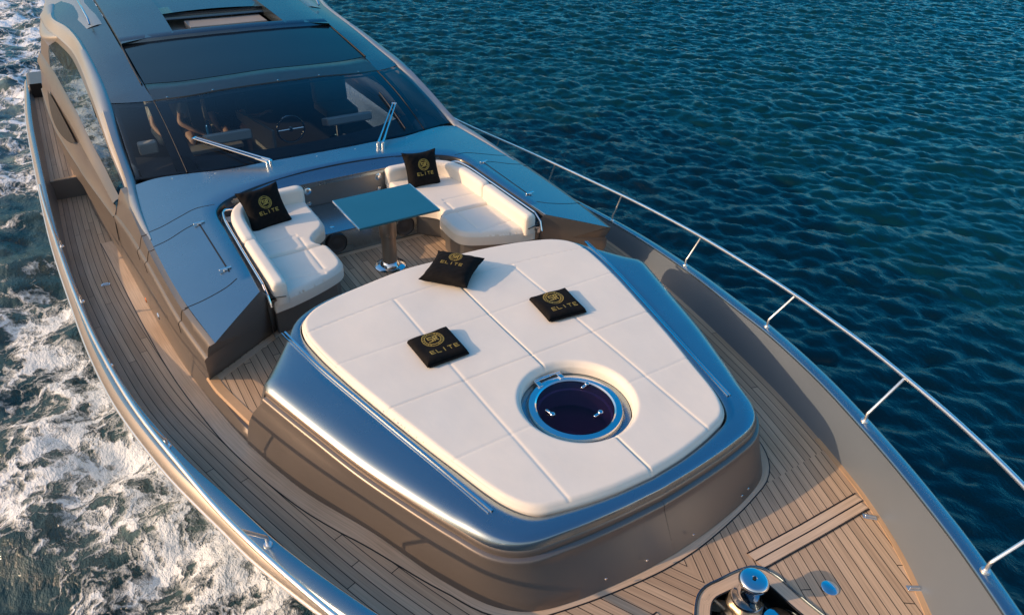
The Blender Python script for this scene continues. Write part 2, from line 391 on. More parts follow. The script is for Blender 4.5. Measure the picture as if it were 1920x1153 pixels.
def ribbon(name, path, width, zf, m, parent, dz=.004, side=0, thick=.003, closed=False, tone=0):
    P = [Vector((p[0], p[1])) for p in path]; n = len(P); rows = []; uv = []; s = 0
    for i, p in enumerate(P):
        a = P[(i-1) % n] if closed or i else p; b = P[(i+1) % n] if closed or i < n-1 else p
        t = (b-a).normalized(); nr = Vector((-t.y, t.x)); s += (p-P[i-1]).length if i else 0
        l = p+nr*width*(.5+side/2); r = p-nr*width*(.5-side/2)
        rows.append([(l.x, l.y, zf(l.x, l.y)+dz-thick-.003), (l.x, l.y, zf(l.x, l.y)+dz), (r.x, r.y, zf(r.x, r.y)+dz), (r.x, r.y, zf(r.x, r.y)+dz-thick-.003)])
        uv += [(s, width)]*2+[(s, 0)]*2
    g = MB().grid(rows, close_u=closed); return mesh(name, g.v, g.f, m, parent, False, uvs=uv)
zdf = lambda x, y: zd(x)
# margin boards round the coachroof foot
FOOT = crom([(-5.2, 2.27), (-4.9, 2.25), (-3, 2.145), (-2, 2.07), (-1.33, 1.985), (-.75, 1.884), (.03, 1.66), (.55, 1.44), (1.1, 1.245), (1.40, 1.10), (1.53, .95), (1.60, .72), (1.66, .4), (1.69, .15), (1.695, 0)], 120)
full = [(p[0], -p[1]) for p in FOOT]+[(p[0], p[1]) for p in FOOT[::-1][1:]]
inn = []
for i, p in enumerate(full):
    inn.append(p)
mw_ = [.13-.075*float(np.clip((p[0]-.4)/.8, 0, 1)) for p in inn]
def offs(k):
    o_ = []
    for i, p in enumerate(inn):
        a_ = Vector(inn[max(i-1, 0)]); b_ = Vector(inn[min(i+1, len(inn)-1)]); t_ = (b_-a_).normalized(); o_.append((p[0]+(-t_.y)*k*mw_[i], p[1]+t_.x*k*mw_[i]))
    return o_
oi, oo = offs(.15), offs(-.85); g_m = MB(); uvm = []; s_m = 0; rw_ = []
for i in range(len(inn)):
    if i: s_m += (Vector(inn[i])-Vector(inn[i-1])).length
    rw_.append([(oi[i][0], oi[i][1], zd(oi[i][0])+.004), (oo[i][0], oo[i][1], zd(oo[i][0])+.004)]); uvm += [(s_m, 0), (s_m, mw_[i])]
g_m.grid(rw_); mesh('margin_board', g_m.v, g_m.f, M['teak_board'], yacht, False, uvs=uvm)
ribbon('margin_caulk', oo, .006, zdf, M['rubber'], yacht, dz=.0055)
# step boards of the anchor locker and its border
for sgn in (-1, 1):
    for k, wd in ((0, .055), (1, .052)):
        xo = 1.955+.062*k
        ribbon('cross_board', [(xo, sgn*.36), (xo+.03, sgn*.8), (xo+.055, sgn*(1.315-.03*k))], wd, zdf, M['teak_board'], yacht, dz=.006)
    ribbon('cross_caulk', [(1.985+.0, sgn*.36), (1.985+.03, sgn*.8), (1.985+.055, sgn*1.31)], .0055, zdf, M['rubber'], yacht, dz=.0075)
    ribbon('cross_caulk', [(2.052+.0, sgn*.36), (2.052+.03, sgn*.8), (2.052+.055, sgn*1.28)], .0055, zdf, M['rubber'], yacht, dz=.0075)
    ribbon('cross_caulk', [(1.92+.0, sgn*.36), (1.92+.03, sgn*.8), (1.92+.055, sgn*1.33)], .0055, zdf, M['rubber'], yacht, dz=.0075)
    E_ = [(x, sgn*(ip(x, FOOTY)-.015)) for x in np.linspace(1.5, 3.4, 30)]
    ribbon('covering_board', E_, .04, zdf, M['teak_new'], yacht, dz=.005)
WC = crom(WELL, 80, closed=True)
ribbon('well_border', [tuple(p) for p in WC[::-1]], .085, zdf, M['teak_board'], yacht, dz=.006, side=-1 if False else 1, closed=True)
ribbon('well_caulk', [tuple(p) for p in WC[::-1]], .008, zdf, M['rubber'], yacht, dz=.0065, side=1+2*.085/.008*.98, closed=True)
# the well itself
wl = MB(); wp = [tuple(p) for p in WC]; n = len(wp)
cx, cy = 2.45, .03
rowsw = []
for k, (s_, dz_) in enumerate([(1.0, .014), (.985, .016), (.965, .006), (.95, -.03), (.93, -.2), (.90, -.235), (.86, -.24)]):
    rowsw.append([(cx+(x-cx)*s_, cy+(y-cy)*s_, zd(x)+dz_) for x, y in wp])
wl.grid(rowsw, close_v=True); o = len(wl.v); wl.add([(cx, cy, -.62)]+rowsw[-1], [(0, 1+i, 1+(i+1) % n) for i in range(n)])
wl.build('anchor_well', M['roofpaint'], yacht, sharp=50)

# ------------------------------------------------------------------ lower wall all round, from deck to coachroof
lw = MB()
for sgn in (-1, 1):
    rows = []
    for x in np.linspace(-7.12, -.55, 70):
        yf = ip(x, CRY); z0 = zd(x)
        rows.append([(x, sgn*(yf-.02), z0-.02), (x, sgn*(yf-.012), z0+.012), (x, sgn*(yf-.02), z0+.05), (x, sgn*(yf-.045), SOLE-.012 if x > -2.5 else z0+.28), (x, sgn*(yf-.13), SOLE-.014 if x > -2.5 else z0+.28)])
    lw.grid(rows)
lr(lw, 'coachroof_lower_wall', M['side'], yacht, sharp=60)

# ------------------------------------------------------------------ sun pad plinth
A_ = [(1.41, 0), (1.39, .30), (1.335, .60), (1.28, .76), (1.15, .86), (.73, .985), (.18, 1.125), (-.35, 1.24), (-.7, 1.297), (-.92, 1.31), (-1.08, 1.27), (-1.2, 1.15), (-1.28, .95), (-1.35, .62), (-1.39, .3), (-1.40, 0)]
B_ = [(1.50, 0), (1.485, .35), (1.455, .66), (1.405, .90), (1.30, 1.035), (1.08, 1.145), (.8, 1.262), (.4, 1.413), (0, 1.536), (-.35, 1.64), (-.56, 1.70)]
B2 = [(-.62, 1.695), (-.75, 1.60), (-1.0, 1.42), (-1.2, 1.27), (-1.33, 1.03), (-1.40, .66), (-1.44, .3), (-1.45, 0)]
F_ = [(1.69, 0), (1.675, .3), (1.62, .70), (1.54, .94), (1.40, 1.09), (1.1, 1.245), (.55, 1.44), (.03, 1.66), (-.3, 1.765), (-.55, 1.83), (-.72, 1.872)]
nb, n2 = 90, 50
Bc = crom(B_, nb); B2c = crom(B2, n2); Fc = crom(F_, nb)
Ac = crom(A_, nb+n2)
# nearest matching of the inner edge to the crease: resample A by angle from centre
def angmatch(curve, ref, c=(0.1, 0)):
    a = np.unwrap(np.arctan2(curve[:, 1]-c[1], curve[:, 0]-c[0])); r = np.unwrap(np.arctan2(ref[:, 1]-c[1], ref[:, 0]-c[0]))
    return np.stack([np.interp(r, a, curve[:, 0]), np.interp(r, a, curve[:, 1])], 1)
Ball = np.vstack([Bc, B2c]); Am = angmatch(crom(A_, 400), Ball)
Gn = Bc.copy()
def outn(c):
    t = np.gradient(c, axis=0); t /= np.linalg.norm(t, axis=1)[:, None]; return np.stack([t[:, 1], -t[:, 0]], 1)
nB = outn(Bc); 
for i in range(nb):
    if nB[i] @ (Bc[i]-np.array([-.2, 0])) < 0: nB[i] *= -1
pl = MB(); gro = MB(); skn = MB()
wk = lambda a, L: min(1, L/.38)*(1-.6*float(np.clip((a[0]-.9)/.3, 0, 1)))
for sgn in (-1, 1):
    top = []
    for i in range(nb+n2):
        a = Am[i]; b = Ball[i]; d = b-a; L = np.linalg.norm(d)+1e-6; u = d/L
        i1 = a-u*.0; 
        top.append([(a[0], sgn*a[1], -.10), (a[0], sgn*a[1], -.052), (a[0]+u[0]*.006, sgn*(a[1]+u[1]*.006), -.046)] +
                   [(a[0]+d[0]*t, sgn*(a[1]+d[1]*t), -.044-.010*t) for t in (.3, .6)] +
                   [(a[0]+u[0]*(L-w_*wk(a, L)), sgn*(a[1]+u[1]*(L-w_*wk(a, L))), z_) for w_, z_ in ((.11, -.054), (.08, -.059), (.052, -.067), (.028, -.079), (.011, -.092))] +
                   [(b[0], sgn*b[1], -.105)])
    pl.grid(top)
    rows = []
    for i in range(nb):
        b = Bc[i]; n_ = nB[i]; f = Fc[i]; z0 = zd(f[0])
        r = [(b[0]+n_[0]*o_, b[1]+n_[1]*o_, z_) for o_, z_ in ((0, -.105), (.006, -.113), (.009, -.124), (.009, -.150), (.027, -.154), (.035, -.160), (.039, -.172), (.040, -.186))]
        c0 = np.array([b[0]+n_[0]*.040, b[1]+n_[1]*.040])
        fx = float(np.clip((b[0]-.85)/.45, 0, 1))
        for t, q in ((.10, .20), (.26, .46), (.48, .70), (.74, .88), (1, 1)):
            q = q*(1-fx)+(t*.9+.1*t*t)*fx; p = c0+(f-c0)*q; zz = -.19+(z0+.01+.19)*t; r.append((p[0], p[1], zz))
        p = f+(c0-f)*.05; r.append((p[0], p[1], z0-.02))
        rows.append([(q[0], sgn*q[1], q[2]) for q in r])
    skn.grid(rows)
    # aft face of the plinth
    rows = []
    for i in range(n2):
        b = B2c[i]; rows.append([(b[0], sgn*b[1], -.105), (b[0]+.02, sgn*b[1]*.995, -.17), (b[0]+.03, sgn*b[1]*.99, SOLE-.01)])
    e = rows[0]; s0 = skn.v[-1]
    skn.grid(rows)
    last = [(q[0], sgn*q[1], q[2]) for q in []]
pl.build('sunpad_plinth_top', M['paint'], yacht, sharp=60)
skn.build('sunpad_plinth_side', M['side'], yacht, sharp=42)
# closing panel at the plinth wing tips
for sgn in (-1, 1):
    b = Bc[-1]; f = Fc[-1]; g = B2c[0]
    MB().add([(b[0]-.005, sgn*b[1], -.103), (b[0]-.005, sgn*(b[1]+.03), -.19), (b[0]-.01, sgn*(b[1]+.09), -.35), (f[0]+.08, sgn*(f[1]-.035), SOLE), (f[0]+.05, sgn*(f[1]-.01), zd(f[0])), (g[0]+.02, sgn*(g[1]-.05), SOLE-.1), (g[0]-.0, sgn*g[1], -.103)], [(0, 1, 2, 3, 4, 5, 6)]).build('wing_end_panel', M['paint_rough'], yacht, smooth=False)
pl2 = MB()
for sgn in (-1, 1):
    tr = crom([(-1.06, 1.40), (-.857, 1.37), (-.5, 1.305), (-.098, 1.215), (.3, 1.125), (.689, 1.035), (1.13, .94)], 40)
    ribbon('track_rail', [(p[0], sgn*p[1]) for p in tr], .014, lambda x, y: -.05, M['chrome'], yacht, dz=.012, thick=.012)
    ribbon('track_rail', [(p[0], sgn*(p[1]+.024)) for p in tr], .006, lambda x, y: -.05, M['chrome'], yacht, dz=.008, thick=.01)
# screws on the plinth side
for sx, sy, sz in [(1.595, -.62, -.33), (1.655, -.25, -.33), (1.665, -.02, -.30), (1.61, .6, -.31), (1.60, .68, -.29), (-1.5, -1.72, -.42)]:
    pass

# ------------------------------------------------------------------ height-field cushions
def cushion(name, outline, zt, R=.035, skirt=.12, seams=(), swid=.014, sdep=.014, crown=.0, hole=None, parent=None, m=None, step=.012, wrinkle=.0015, tilt=(0, 0), uvn=None, deepseam=()):
    O = np.array(outline); x0, y0 = O.min(0)-.01; x1, y1 = O.max(0)+.01
    X = np.arange(x0, x1+step, step); Y = np.arange(y0, y1+step, step); gx, gy = np.meshgrid(X, Y, indexing='ij')
    P = np.stack([gx.ravel(), gy.ravel()], 1)
    A = O; Bn = np.roll(O, -1, 0)
    inside = np.zeros(len(P), bool); best = np.full(len(P), 1e9); near = P.copy()
    for a, b in zip(A, Bn):
        cnd = ((a[1] > P[:, 1]) != (b[1] > P[:, 1])); 
        with np.errstate(divide='ignore', invalid='ignore'):
            xx = (b[0]-a[0])*(P[:, 1]-a[1])/(b[1]-a[1])+a[0]
        inside ^= cnd & (P[:, 0] < xx)
        ab = b-a; t = np.clip(((P-a) @ ab)/(ab @ ab+1e-12), 0, 1); q = a+t[:, None]*ab; dd = np.linalg.norm(P-q, axis=1)
        k = dd < best; best[k] = dd[k]; near[k] = q[k]
    if hole:
        hc, hr = np.array(hole[:2]), hole[2]; dh = np.linalg.norm(P-hc, axis=1); inside &= dh > hr
        k = (dh-hr < best) & (np.abs(dh-hr) < best); kk = np.abs(dh-hr) < best
        near[kk] = hc+(P[kk]-hc)/np.maximum(dh[kk], 1e-6)[:, None]*hr; best[kk] = np.abs(dh-hr)[kk]
    nx, ny = len(X), len(Y); ID = np.arange(nx*ny).reshape(nx, ny)
    q = np.stack([ID[:-1, :-1], ID[1:, :-1], ID[1:, 1:], ID[:-1, 1:]], -1).reshape(-1, 4)
    keep = inside[q].sum(1) >= 1; q = q[keep]
    use = np.zeros(len(P), bool); use[q.ravel()] = True
    out = use & ~inside; P2 = P.copy(); P2[out] = near[out]
    d = np.where(out, 0, best)
    snap = use & inside & (best < step*.35); P2[snap] = near[snap]; d[snap] = 0
    h = np.where(d < R, -R*(1-np.minimum(d, R)/R)**2.2, 0)
    h = np.minimum(h, 0)+crown*np.clip(d/.25, 0, 1)**.5-crown
    for sfn, depth, wid in [(s, sdep, swid) for s in seams]+[(s, sdep*1.8, swid*.6) for s in deepseam]:
        dist = sfn(P2[:, 0], P2[:, 1]); h -= depth*np.exp(-np.abs(dist)/wid)
    if wrinkle:
        ph = rng.uniform(0, 6, 8); 
        for k in range(8):
            a = rng.uniform(0, 6.28); f = rng.uniform(2, 13); h += wrinkle/(.3+f*.15)*np.sin(f*(P2[:, 0]*math.cos(a)+P2[:, 1]*math.sin(a))+ph[k])
    z = zt+h+tilt[0]*(P2[:, 0]-O[:, 0].mean())+tilt[1]*(P2[:, 1]-O[:, 1].mean())
    idx = -np.ones(len(P), int); ids = np.nonzero(use)[0]; idx[ids] = np.arange(len(ids))
    V = [(P2[i, 0], P2[i, 1], z[i]) for i in ids]; F = [tuple(idx[k] for k in f) for f in q]
    # skirt following the outline
    Om_ = np.array(outline); dn = []
    for a, b in zip(Om_, np.roll(Om_, -1, 0)):
        k = max(1, int(np.linalg.norm(b-a)/.02)); dn += [a+(b-a)*t/k for t in range(k)]
    loops_ = [(dn, 1)]
    if hole: loops_.append(([np.array(hole[:2])+hole[2]*np.array([math.cos(q_), math.sin(q_)]) for q_ in np.linspace(0, 2*math.pi, 96, endpoint=False)], -1))
    for dn, sg_ in loops_:
        ddx = np.array(dn); nl = len(ddx); tn = np.roll(ddx, -1, 0)-np.roll(ddx, 1, 0); tn /= np.maximum(np.linalg.norm(tn, axis=1)[:, None], 1e-9)
        ar_ = .5*np.sum(ddx[:, 0]*np.roll(ddx[:, 1], -1)-np.roll(ddx[:, 0], -1)*ddx[:, 1]); no_ = np.stack([tn[:, 1], -tn[:, 0]], 1)*np.sign(ar_)*sg_
        sd = np.zeros(nl); o = len(V)
        for sfn in list(seams)+list(deepseam): sd = np.maximum(sd, sdep*np.exp(-np.abs(sfn(ddx[:, 0], ddx[:, 1]))/swid))
        ti_ = lambda q_: tilt[0]*(q_[0]-O[:, 0].mean())+tilt[1]*(q_[1]-O[:, 1].mean())
        prof_ = [(-.30*R, -.456*R+.0012, 1), (-.15*R, -.70*R+.0010, 1), (.0010, -.93*R, 1), (.0015, -R-.006, 0), (.0012, -(skirt+R)/2, 0), (0, -skirt, 0)]
        for off_, z_, k_ in prof_:
            for i_ in range(nl):
                q_ = ddx[i_]+no_[i_]*off_; V.append((q_[0], q_[1], zt+z_-(crown*.8+sd[i_]+wrinkle*.0 if k_ else 0)+ti_(q_)))
        for zz in range(5):
            for i_ in range(nl): F.append((o+zz*nl+i_, o+zz*nl+(i_+1) % nl, o+(zz+1)*nl+(i_+1) % nl, o+(zz+1)*nl+i_))
    bm_ = bpy.data.meshes.new(name); bm_.from_pydata(V, [], F); bm_.materials.append(m or M['cushion'])
    bm = bmesh.new(); bm.from_mesh(bm_); bmesh.ops.remove_doubles(bm, verts=bm.verts, dist=.0004); bmesh.ops.recalc_face_normals(bm, faces=bm.faces)
    bm.to_mesh(bm_); bm.free(); bm_.polygons.foreach_set('use_smooth', [True]*len(bm_.polygons)); bm_.update()
    return link(bpy.data.objects.new(name, bm_), parent)

# ------------------------------------------------------------------ sun pad (one thing)
pad = thing('sun_pad', 'large cream quilted sun pad with a round hatch opening on the foredeck coachroof', 'sun pad', (0, 0, -.1))
half = [tuple(p) for p in crom([(p[0]-.012*(1 if p[0] > 1 else 0), p[1]-.012) if p[1] > .1 else (p[0]+(-.012 if p[0] > 0 else .012), p[1]) for p in A_], 120)]
outl = half+[(x, -y) for x, y in half[::-1][1:-1]]
c0 = lambda x, y: x+1.02-.10*(np.abs(y)/1.25)**2.0+.0
Cx = {'a': -.462, 'b': .128, 'c': .718}
def msk(d, cond): return np.where(cond, d, 9)
seams = [lambda x, y: msk(c0(x, y), x < 0)]
for cxx in Cx.values(): seams.append(lambda x, y, c=cxx: x-c)
for yy in (-.55, .55): seams.append(lambda x, y, c=yy: msk(y-c, c0(x, y) > 0))
deep = [lambda x, y: msk(y, (c0(x, y) > 0))]
po = cushion('pad_cushion', outl, 0.0, R=.04, skirt=.095, seams=seams, sdep=.008, swid=.0055, deepseam=deep, hole=(.665, 0, .372), parent=pad, step=.0085, wrinkle=.0012)
po.matrix_parent_inverse = Matrix.Translation((0, 0, .1))

# deck hatch in the opening
HZ = -.085
h = MB().lathe([(.375, -.10), (.372, HZ-.02), (.33, HZ-.02), (.325, HZ-.03), (.322, HZ-.002), (.312, HZ+.012), (.272, HZ+.014), (.262, HZ+.006), (.262, HZ-.006)], (.655, 0, 0), 72)
hatch = h.build('deck_hatch', M['chrome'], yacht, sharp=30)
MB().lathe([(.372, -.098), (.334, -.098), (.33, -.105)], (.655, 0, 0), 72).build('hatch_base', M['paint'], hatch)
MB().lathe([(.263, HZ+.002), (.2, HZ+.008), (.1, HZ+.0115), (.0005, HZ+.0125)], (.655, 0, 0), 64).build('hatch_pane', M['hatchglass'], hatch)
face_to(bpy.data.objects['hatch_pane'], (0, 0, 1))
MB().lathe([(.262, HZ-.006), (.262, HZ-.06), (.245, HZ-.062), (.243, HZ-.20), (.29, HZ-.22), (.29, HZ-.5), (0.001, HZ-.5)], (.655, 0, 0), 48).build('hatch_shaft', M['seatleather'], hatch, sharp=30)
for a in (math.radians(x) for x in (-68, -8+15, 68)):
    pass
for (px, py, ang) in ((.62, -.19, 10), (.80, .07, 100), (.53, .17, -75+180)):
    R_ = Matrix.Rotation(math.radians(ang), 3, 'Z'); q = MB()
    c = Vector((px, py, HZ+.018)); q.box(c, (.030, .009, .005), R_); q.lathe([(.0, .012), (.014, .012), (.017, .008), (.017, -.006)], c+R_ @ Vector((.03, 0, 0)), 20)
    q.build('hatch_latch', M['chrome'], hatch, bevel=.003)
q = MB(); ang = math.radians(193)
for s_ in (-.09, .09):
    R_ = Matrix.Rotation(math.radians(180), 3, 'Z'); q.box((.655-.30, s_, HZ+.016), (.03, .018, .008), R_)
q.box((.655-.335, 0, HZ+.022), (.012, .11, .009))
q.build('hatch_hinge', M['chrome'], hatch, bevel=.004)

# ------------------------------------------------------------------ cockpit and coachroof aft of the sun pad
RIM = [(-1.70, 1.395), (-2.3, 1.38), (-2.9, 1.372), (-3.15, 1.37), (-3.30, 1.345), (-3.41, 1.27), (-3.49, 1.13), (-3.56, .9), (-3.61, .6), (-3.64, .3), (-3.65, 0)]
OUT = [(-1.27, 1.86), (-2.1, 1.945), (-2.9, 1.975), (-3.4, 1.975), (-3.9, 1.96), (-4.42, 1.90), (-4.42, 1.70), (-4.30, 1.40), (-4.13, 1.0), (-4.075, .5), (-4.055, 0)]
def lin(pts, n_each):
    out = []
    for a, b in zip(pts[:-1], pts[1:]):
        for t in np.linspace(0, 1, n_each, endpoint=False): out.append((a[0]+(b[0]-a[0])*t, a[1]+(b[1]-a[1])*t))
    return out+[pts[-1]]
Rm = crom(RIM, 400); Om = crom(OUT[:6], 200); Om2 = crom(OUT[5:], 200)
# match by key points
def keyed(keys, per, dense):
    idx = [int(np.argmin(np.linalg.norm(dense-np.array(k), axis=1))) for k in keys]; out = []
    for a, b in zip(idx[:-1], idx[1:]):
        for t in np.linspace(a, b, per, endpoint=False): i = int(t); f = t-i; out.append(dense[i]*(1-f)+dense[min(i+1, len(dense)-1)]*f)
    return np.array(out+[dense[idx[-1]]])
Rk = keyed(RIM, 8, Rm); Ok = keyed(OUT, 8, np.vstack([Om, Om2[1:]]))
ct = MB()
for sgn in (-1, 1):
    rows = []
    for r, o_ in zip(Rk, Ok):
        rw = [(r[0], sgn*r[1], tz(*r)-.03), (r[0], sgn*r[1], tz(*r)-.006), (r[0]+(o_[0]-r[0])*.015, sgn*(r[1]+(o_[1]-r[1])*.015), tz(*r))]
        for t in (.2, .4, .6, .8, 1):
            p = r+(o_-r)*t; rw.append((p[0], sgn*p[1], tz(p[0], p[1])))
        rows.append(rw)
    ct.grid(rows)
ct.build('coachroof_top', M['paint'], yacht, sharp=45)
# side body sections: base, ridge, shoulder -> from tip to windscreen corner
SEC = [ # x_base, y_base | x_ridge,y,z | x_low,y,z | x_top,y
 ((-1.46, 1.945), (-1.37, 1.945, -.30), (-1.30, 1.915, -.165), (-1.27, 1.86)),
 ((-2.0, 2.03), (-1.95, 2.015, -.285), (-1.92, 1.985, -.17), (-1.9, 1.93)),
 ((-3.0, 2.10), (-3.0, 2.08, -.27), (-3.0, 2.04, -.175), (-3.0, 1.977)),
 ((-3.9, 2.16), (-3.9, 2.13, -.35), (-3.9, 2.05, -.18), (-3.9, 1.96)),
 ((-4.45, 2.20), (-4.45, 2.175, -.42), (-4.45, 2.09, -.24), (-4.45, 1.985)),
]
S_all = []
for s in SEC:
    (bx, by), rg, lo, (tx, ty) = s; zt = tz(tx, ty)
    zb = SOLE-.02 if bx > -2.2 else zd(bx)+.2
    S_all.append([(bx, by, zb), (rg[0], rg[1]+.004, rg[2]-.10), (rg[0], rg[1]+.006, rg[2]-.012), (rg[0], rg[1]-.004, rg[2]+.006), (rg[0], rg[1]-.022, rg[2]+.014),
                  (lo[0], lo[1], lo[2]), (lo[0]*.5+tx*.5, lo[1]-.012, lo[2]+.035), (tx, (lo[1]+ty)/2+.004, zt-.012), (tx, ty, zt)])
def loftx(S, n):
    S = np.array(S); out = []
    cols = [crom(S[:, j, :], n) for j in range(S.shape[1])]
    return [[tuple(cols[j][i]) for j in range(S.shape[1])] for i in range(n)]
sb = MB(); L = loftx(S_all, 50)
for sgn in (-1, 1): sb.grid([[(p[0], sgn*p[1], p[2]) for p in r] for r in L])
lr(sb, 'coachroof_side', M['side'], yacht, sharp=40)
for sgn in (-1, 1):
    for xq in (-1.88, -3.0, -3.32):
        r_ = min(L, key=lambda r: abs(r[5][0]-xq))
        MB().tube([(p[0], sgn*(p[1]+.001), p[2]+.001) for p in r_[1:]], .0032, 6).build('panel_seam', M['rubber'], yacht)
for sgn in (-1, 1):
    poly = [S_all[0][0]]+S_all[0][1:]+[(-1.70, 1.395, tz(0, 1.395)), (-1.72, 1.33, -.12), (-1.86, 1.20, -.30), (-1.90, 1.20, SOLE-.01)]
    poly = [(p[0], sgn*p[1], p[2]) for p in poly]
    cen = (-1.52, sgn*1.62, -.28)
    MB().add([cen]+poly, [(0, i+1, (i+1) % len(poly)+1) for i in range(len(poly))]).build('coaming_end_face', M['paint_rough'], yacht, sharp=30)
# cockpit inner wall and black trim ledge
cw_ = MB(); tr_ = MB()
for sgn in (-1, 1):
    rows = []; r2 = []
    for p in Rk:
        c = np.array([-2.4, 0]); d = c-p; d = d/np.linalg.norm(d)
        if p[0] > -3.0: d = np.array([0, -1.0])
        a = p+d*.012; b = p+d*.03
        r2.append([(p[0], sgn*p[1], tz(*p)-.004), (a[0], sgn*a[1], tz(*p)-.012), (a[0], sgn*a[1], -.11), (b[0], sgn*b[1], -.12)])
        rows.append([(b[0], sgn*b[1], -.12), (b[0], sgn*b[1], -.13), (p[0]+d[0]*.05, sgn*(p[1]+d[1]*.05), SOLE)])
    cw_.grid(rows); tr_.grid(r2)
cw_.build('cockpit_wall', M['paint_rough'], yacht, sharp=60); tr_.build('cockpit_trim', M['dark'], yacht, sharp=60)
# central aft wall, shelf and its front with speakers
MB().add([(-3.47, -1.3, -.045), (-3.47, 1.3, -.045), (-3.46, 1.3, SOLE), (-3.46, -1.3, SOLE)], [(0, 1, 2, 3)]).build('cockpit_aft_wall', M['paint_rough'], yacht, smooth=False)
led = MB()
rws = []
for y in np.linspace(-1.28, 1.28, 40):
    xb = -3.62+.10*(abs(y)/1.28)**2
    rws.append([(xb, y, tz(0, y)-.010), (xb+.03, y, tz(0, y)-.03), (-3.5, y, -.055), (-3.462, y, -.06), (-3.462, y, -.09)])
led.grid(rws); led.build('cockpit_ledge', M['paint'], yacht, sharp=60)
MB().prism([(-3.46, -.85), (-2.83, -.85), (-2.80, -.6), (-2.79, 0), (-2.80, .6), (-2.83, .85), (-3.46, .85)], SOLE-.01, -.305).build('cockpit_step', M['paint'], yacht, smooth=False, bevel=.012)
for sgn in (-1, 1):
    s = MB(); R_ = Matrix.Rotation(math.radians(90), 3, 'Y')
    s.lathe([(.105, 0), (.105, .012), (.092, .018), (.085, .012), (.05, .004), (.03, .012), (.0, .014)], (-2.79, sgn*.375, -.42), 40, R_)
    sp_ = s.build('speaker', M['speaker'], yacht)
    MB().lathe([(.108, .0), (.112, .01), (.106, .020), (.098, .016)], (-2.79, sgn*.375, -.42), 40, R_).build('speaker_ring', M['dark'], sp_)
    l = MB().lathe([(.04, 0), (.04, .006), (.032, .012), (.0, .015)], (-3.47, sgn*.40, -.13), 28, R_); l.build('courtesy_light', M['chrome'], yacht)
    l = MB().lathe([(.022, 0), (.022, .006), (.0, .01)], (-3.47, sgn*.40, -.27), 20, R_); l.build('courtesy_light', M['chrome'], yacht)
    MB().lathe([(.022, 0), (.022, .004), (.0, .006)], (-2.92, sgn*.34-.02, -.305), 20).build('step_light', M['chrome'], yacht)
# cockpit sole and side passages in teak
SOLP = [(-.70, 1.765), (-.9, 1.82), (-1.2, 1.895), (-1.47, 1.945), (-1.88, 1.24), (-2.9, 1.24), (-2.9, -1.24), (-1.88, -1.24), (-1.47, -1.945), (-1.2, -1.895), (-.9, -1.82), (-.70, -1.765)]
V = [(x, y, SOLE) for x, y in SOLP]; UV = []
mesh('cockpit_sole', V, [tuple(range(len(V)))], M['teak'], yacht, False, uvs=[(x*math.cos(.0)+4, y+3.0) for x, y, z in V])
for sgn in (-1, 1):
    nose = crom([(-1.49, 1.94), (-1.3, 1.915), (-1.0, 1.845), (-.68, 1.765)], 14)
    g = MB(); rows = []
    for p in nose: rows.append([(p[0], sgn*(p[1]-.055), SOLE+.004), (p[0]+.004, sgn*(p[1]+.012), SOLE+.006), (p[0]+.006, sgn*(p[1]+.025), SOLE-.004), (p[0]+.006, sgn*(p[1]+.022), SOLE-.035), (p[0], sgn*(p[1]-.03), SOLE-.04)])
    g.grid(rows); s0 = rows[0]; s1 = rows[-1]; g.add(s0, [(0, 1, 2, 3, 4)]); g.add(s1, [(4, 3, 2, 1, 0)])
    uv = [(v[0], .02) for v in g.v]; o = mesh('step_nosing', g.v, g.f, M['teak_new'], yacht, True, uvs=uv)
    ribbon('sole_margin', [(-1.46, sgn*1.90), (-1.87, sgn*1.22)], .06, lambda x, y: SOLE, M['teak_board'], yacht, side=sgn*1.0)
ribbon('sole_margin', [(-2.765, -.9), (-2.765, .9)], .05, lambda x, y: SOLE, M['teak_board'], yacht)

# ------------------------------------------------------------------ locker lids: seams and latches
def seamline(pts, name='panel_seam', r=.0042, par=yacht, zf=tz):
    P = crom([(p[0], p[1]) for p in pts], 24); rows = []
    ribbon(name, [tuple(p) for p in P], r*2, zf, M['rubber'], par, dz=.0015, thick=.001)
for sgn in (-1, 1):
    seamline([(-1.86, sgn*1.95), (-1.87, sgn*1.80), (-1.93, sgn*1.60), (-2.0, sgn*1.50)])
    seamline([(-3.0, sgn*1.98), (-3.03, sgn*1.85), (-3.13, sgn*1.66), (-3.17, sgn*1.53)])
    seamline([(-3.30, sgn*1.98), (-3.32, sgn*1.85), (-3.40, sgn*1.66), (-3.46, sgn*1.50), (-3.42, sgn*1.33)])
    seamline([(-2.14, sgn*1.525), (-3.17, sgn*1.545)], 'locker_slot', .007)
    for lx in (-2.19, -3.13):
        q = MB(); c = Vector((lx, sgn*1.545, tz(0, 1.54)+.014)); q.box(c, (.011, .052, .006), Matrix.Rotation(.15, 3, 'Z')); q.box(c-Vector((0, 0, .008)), (.02, .018, .006))
        q.build('locker_latch', M['chrome'], yacht, bevel=.005)
# vertical joints on the outer side under the lid seams
for sgn in (-1, 1):
    for i0 in (0,):
        pass

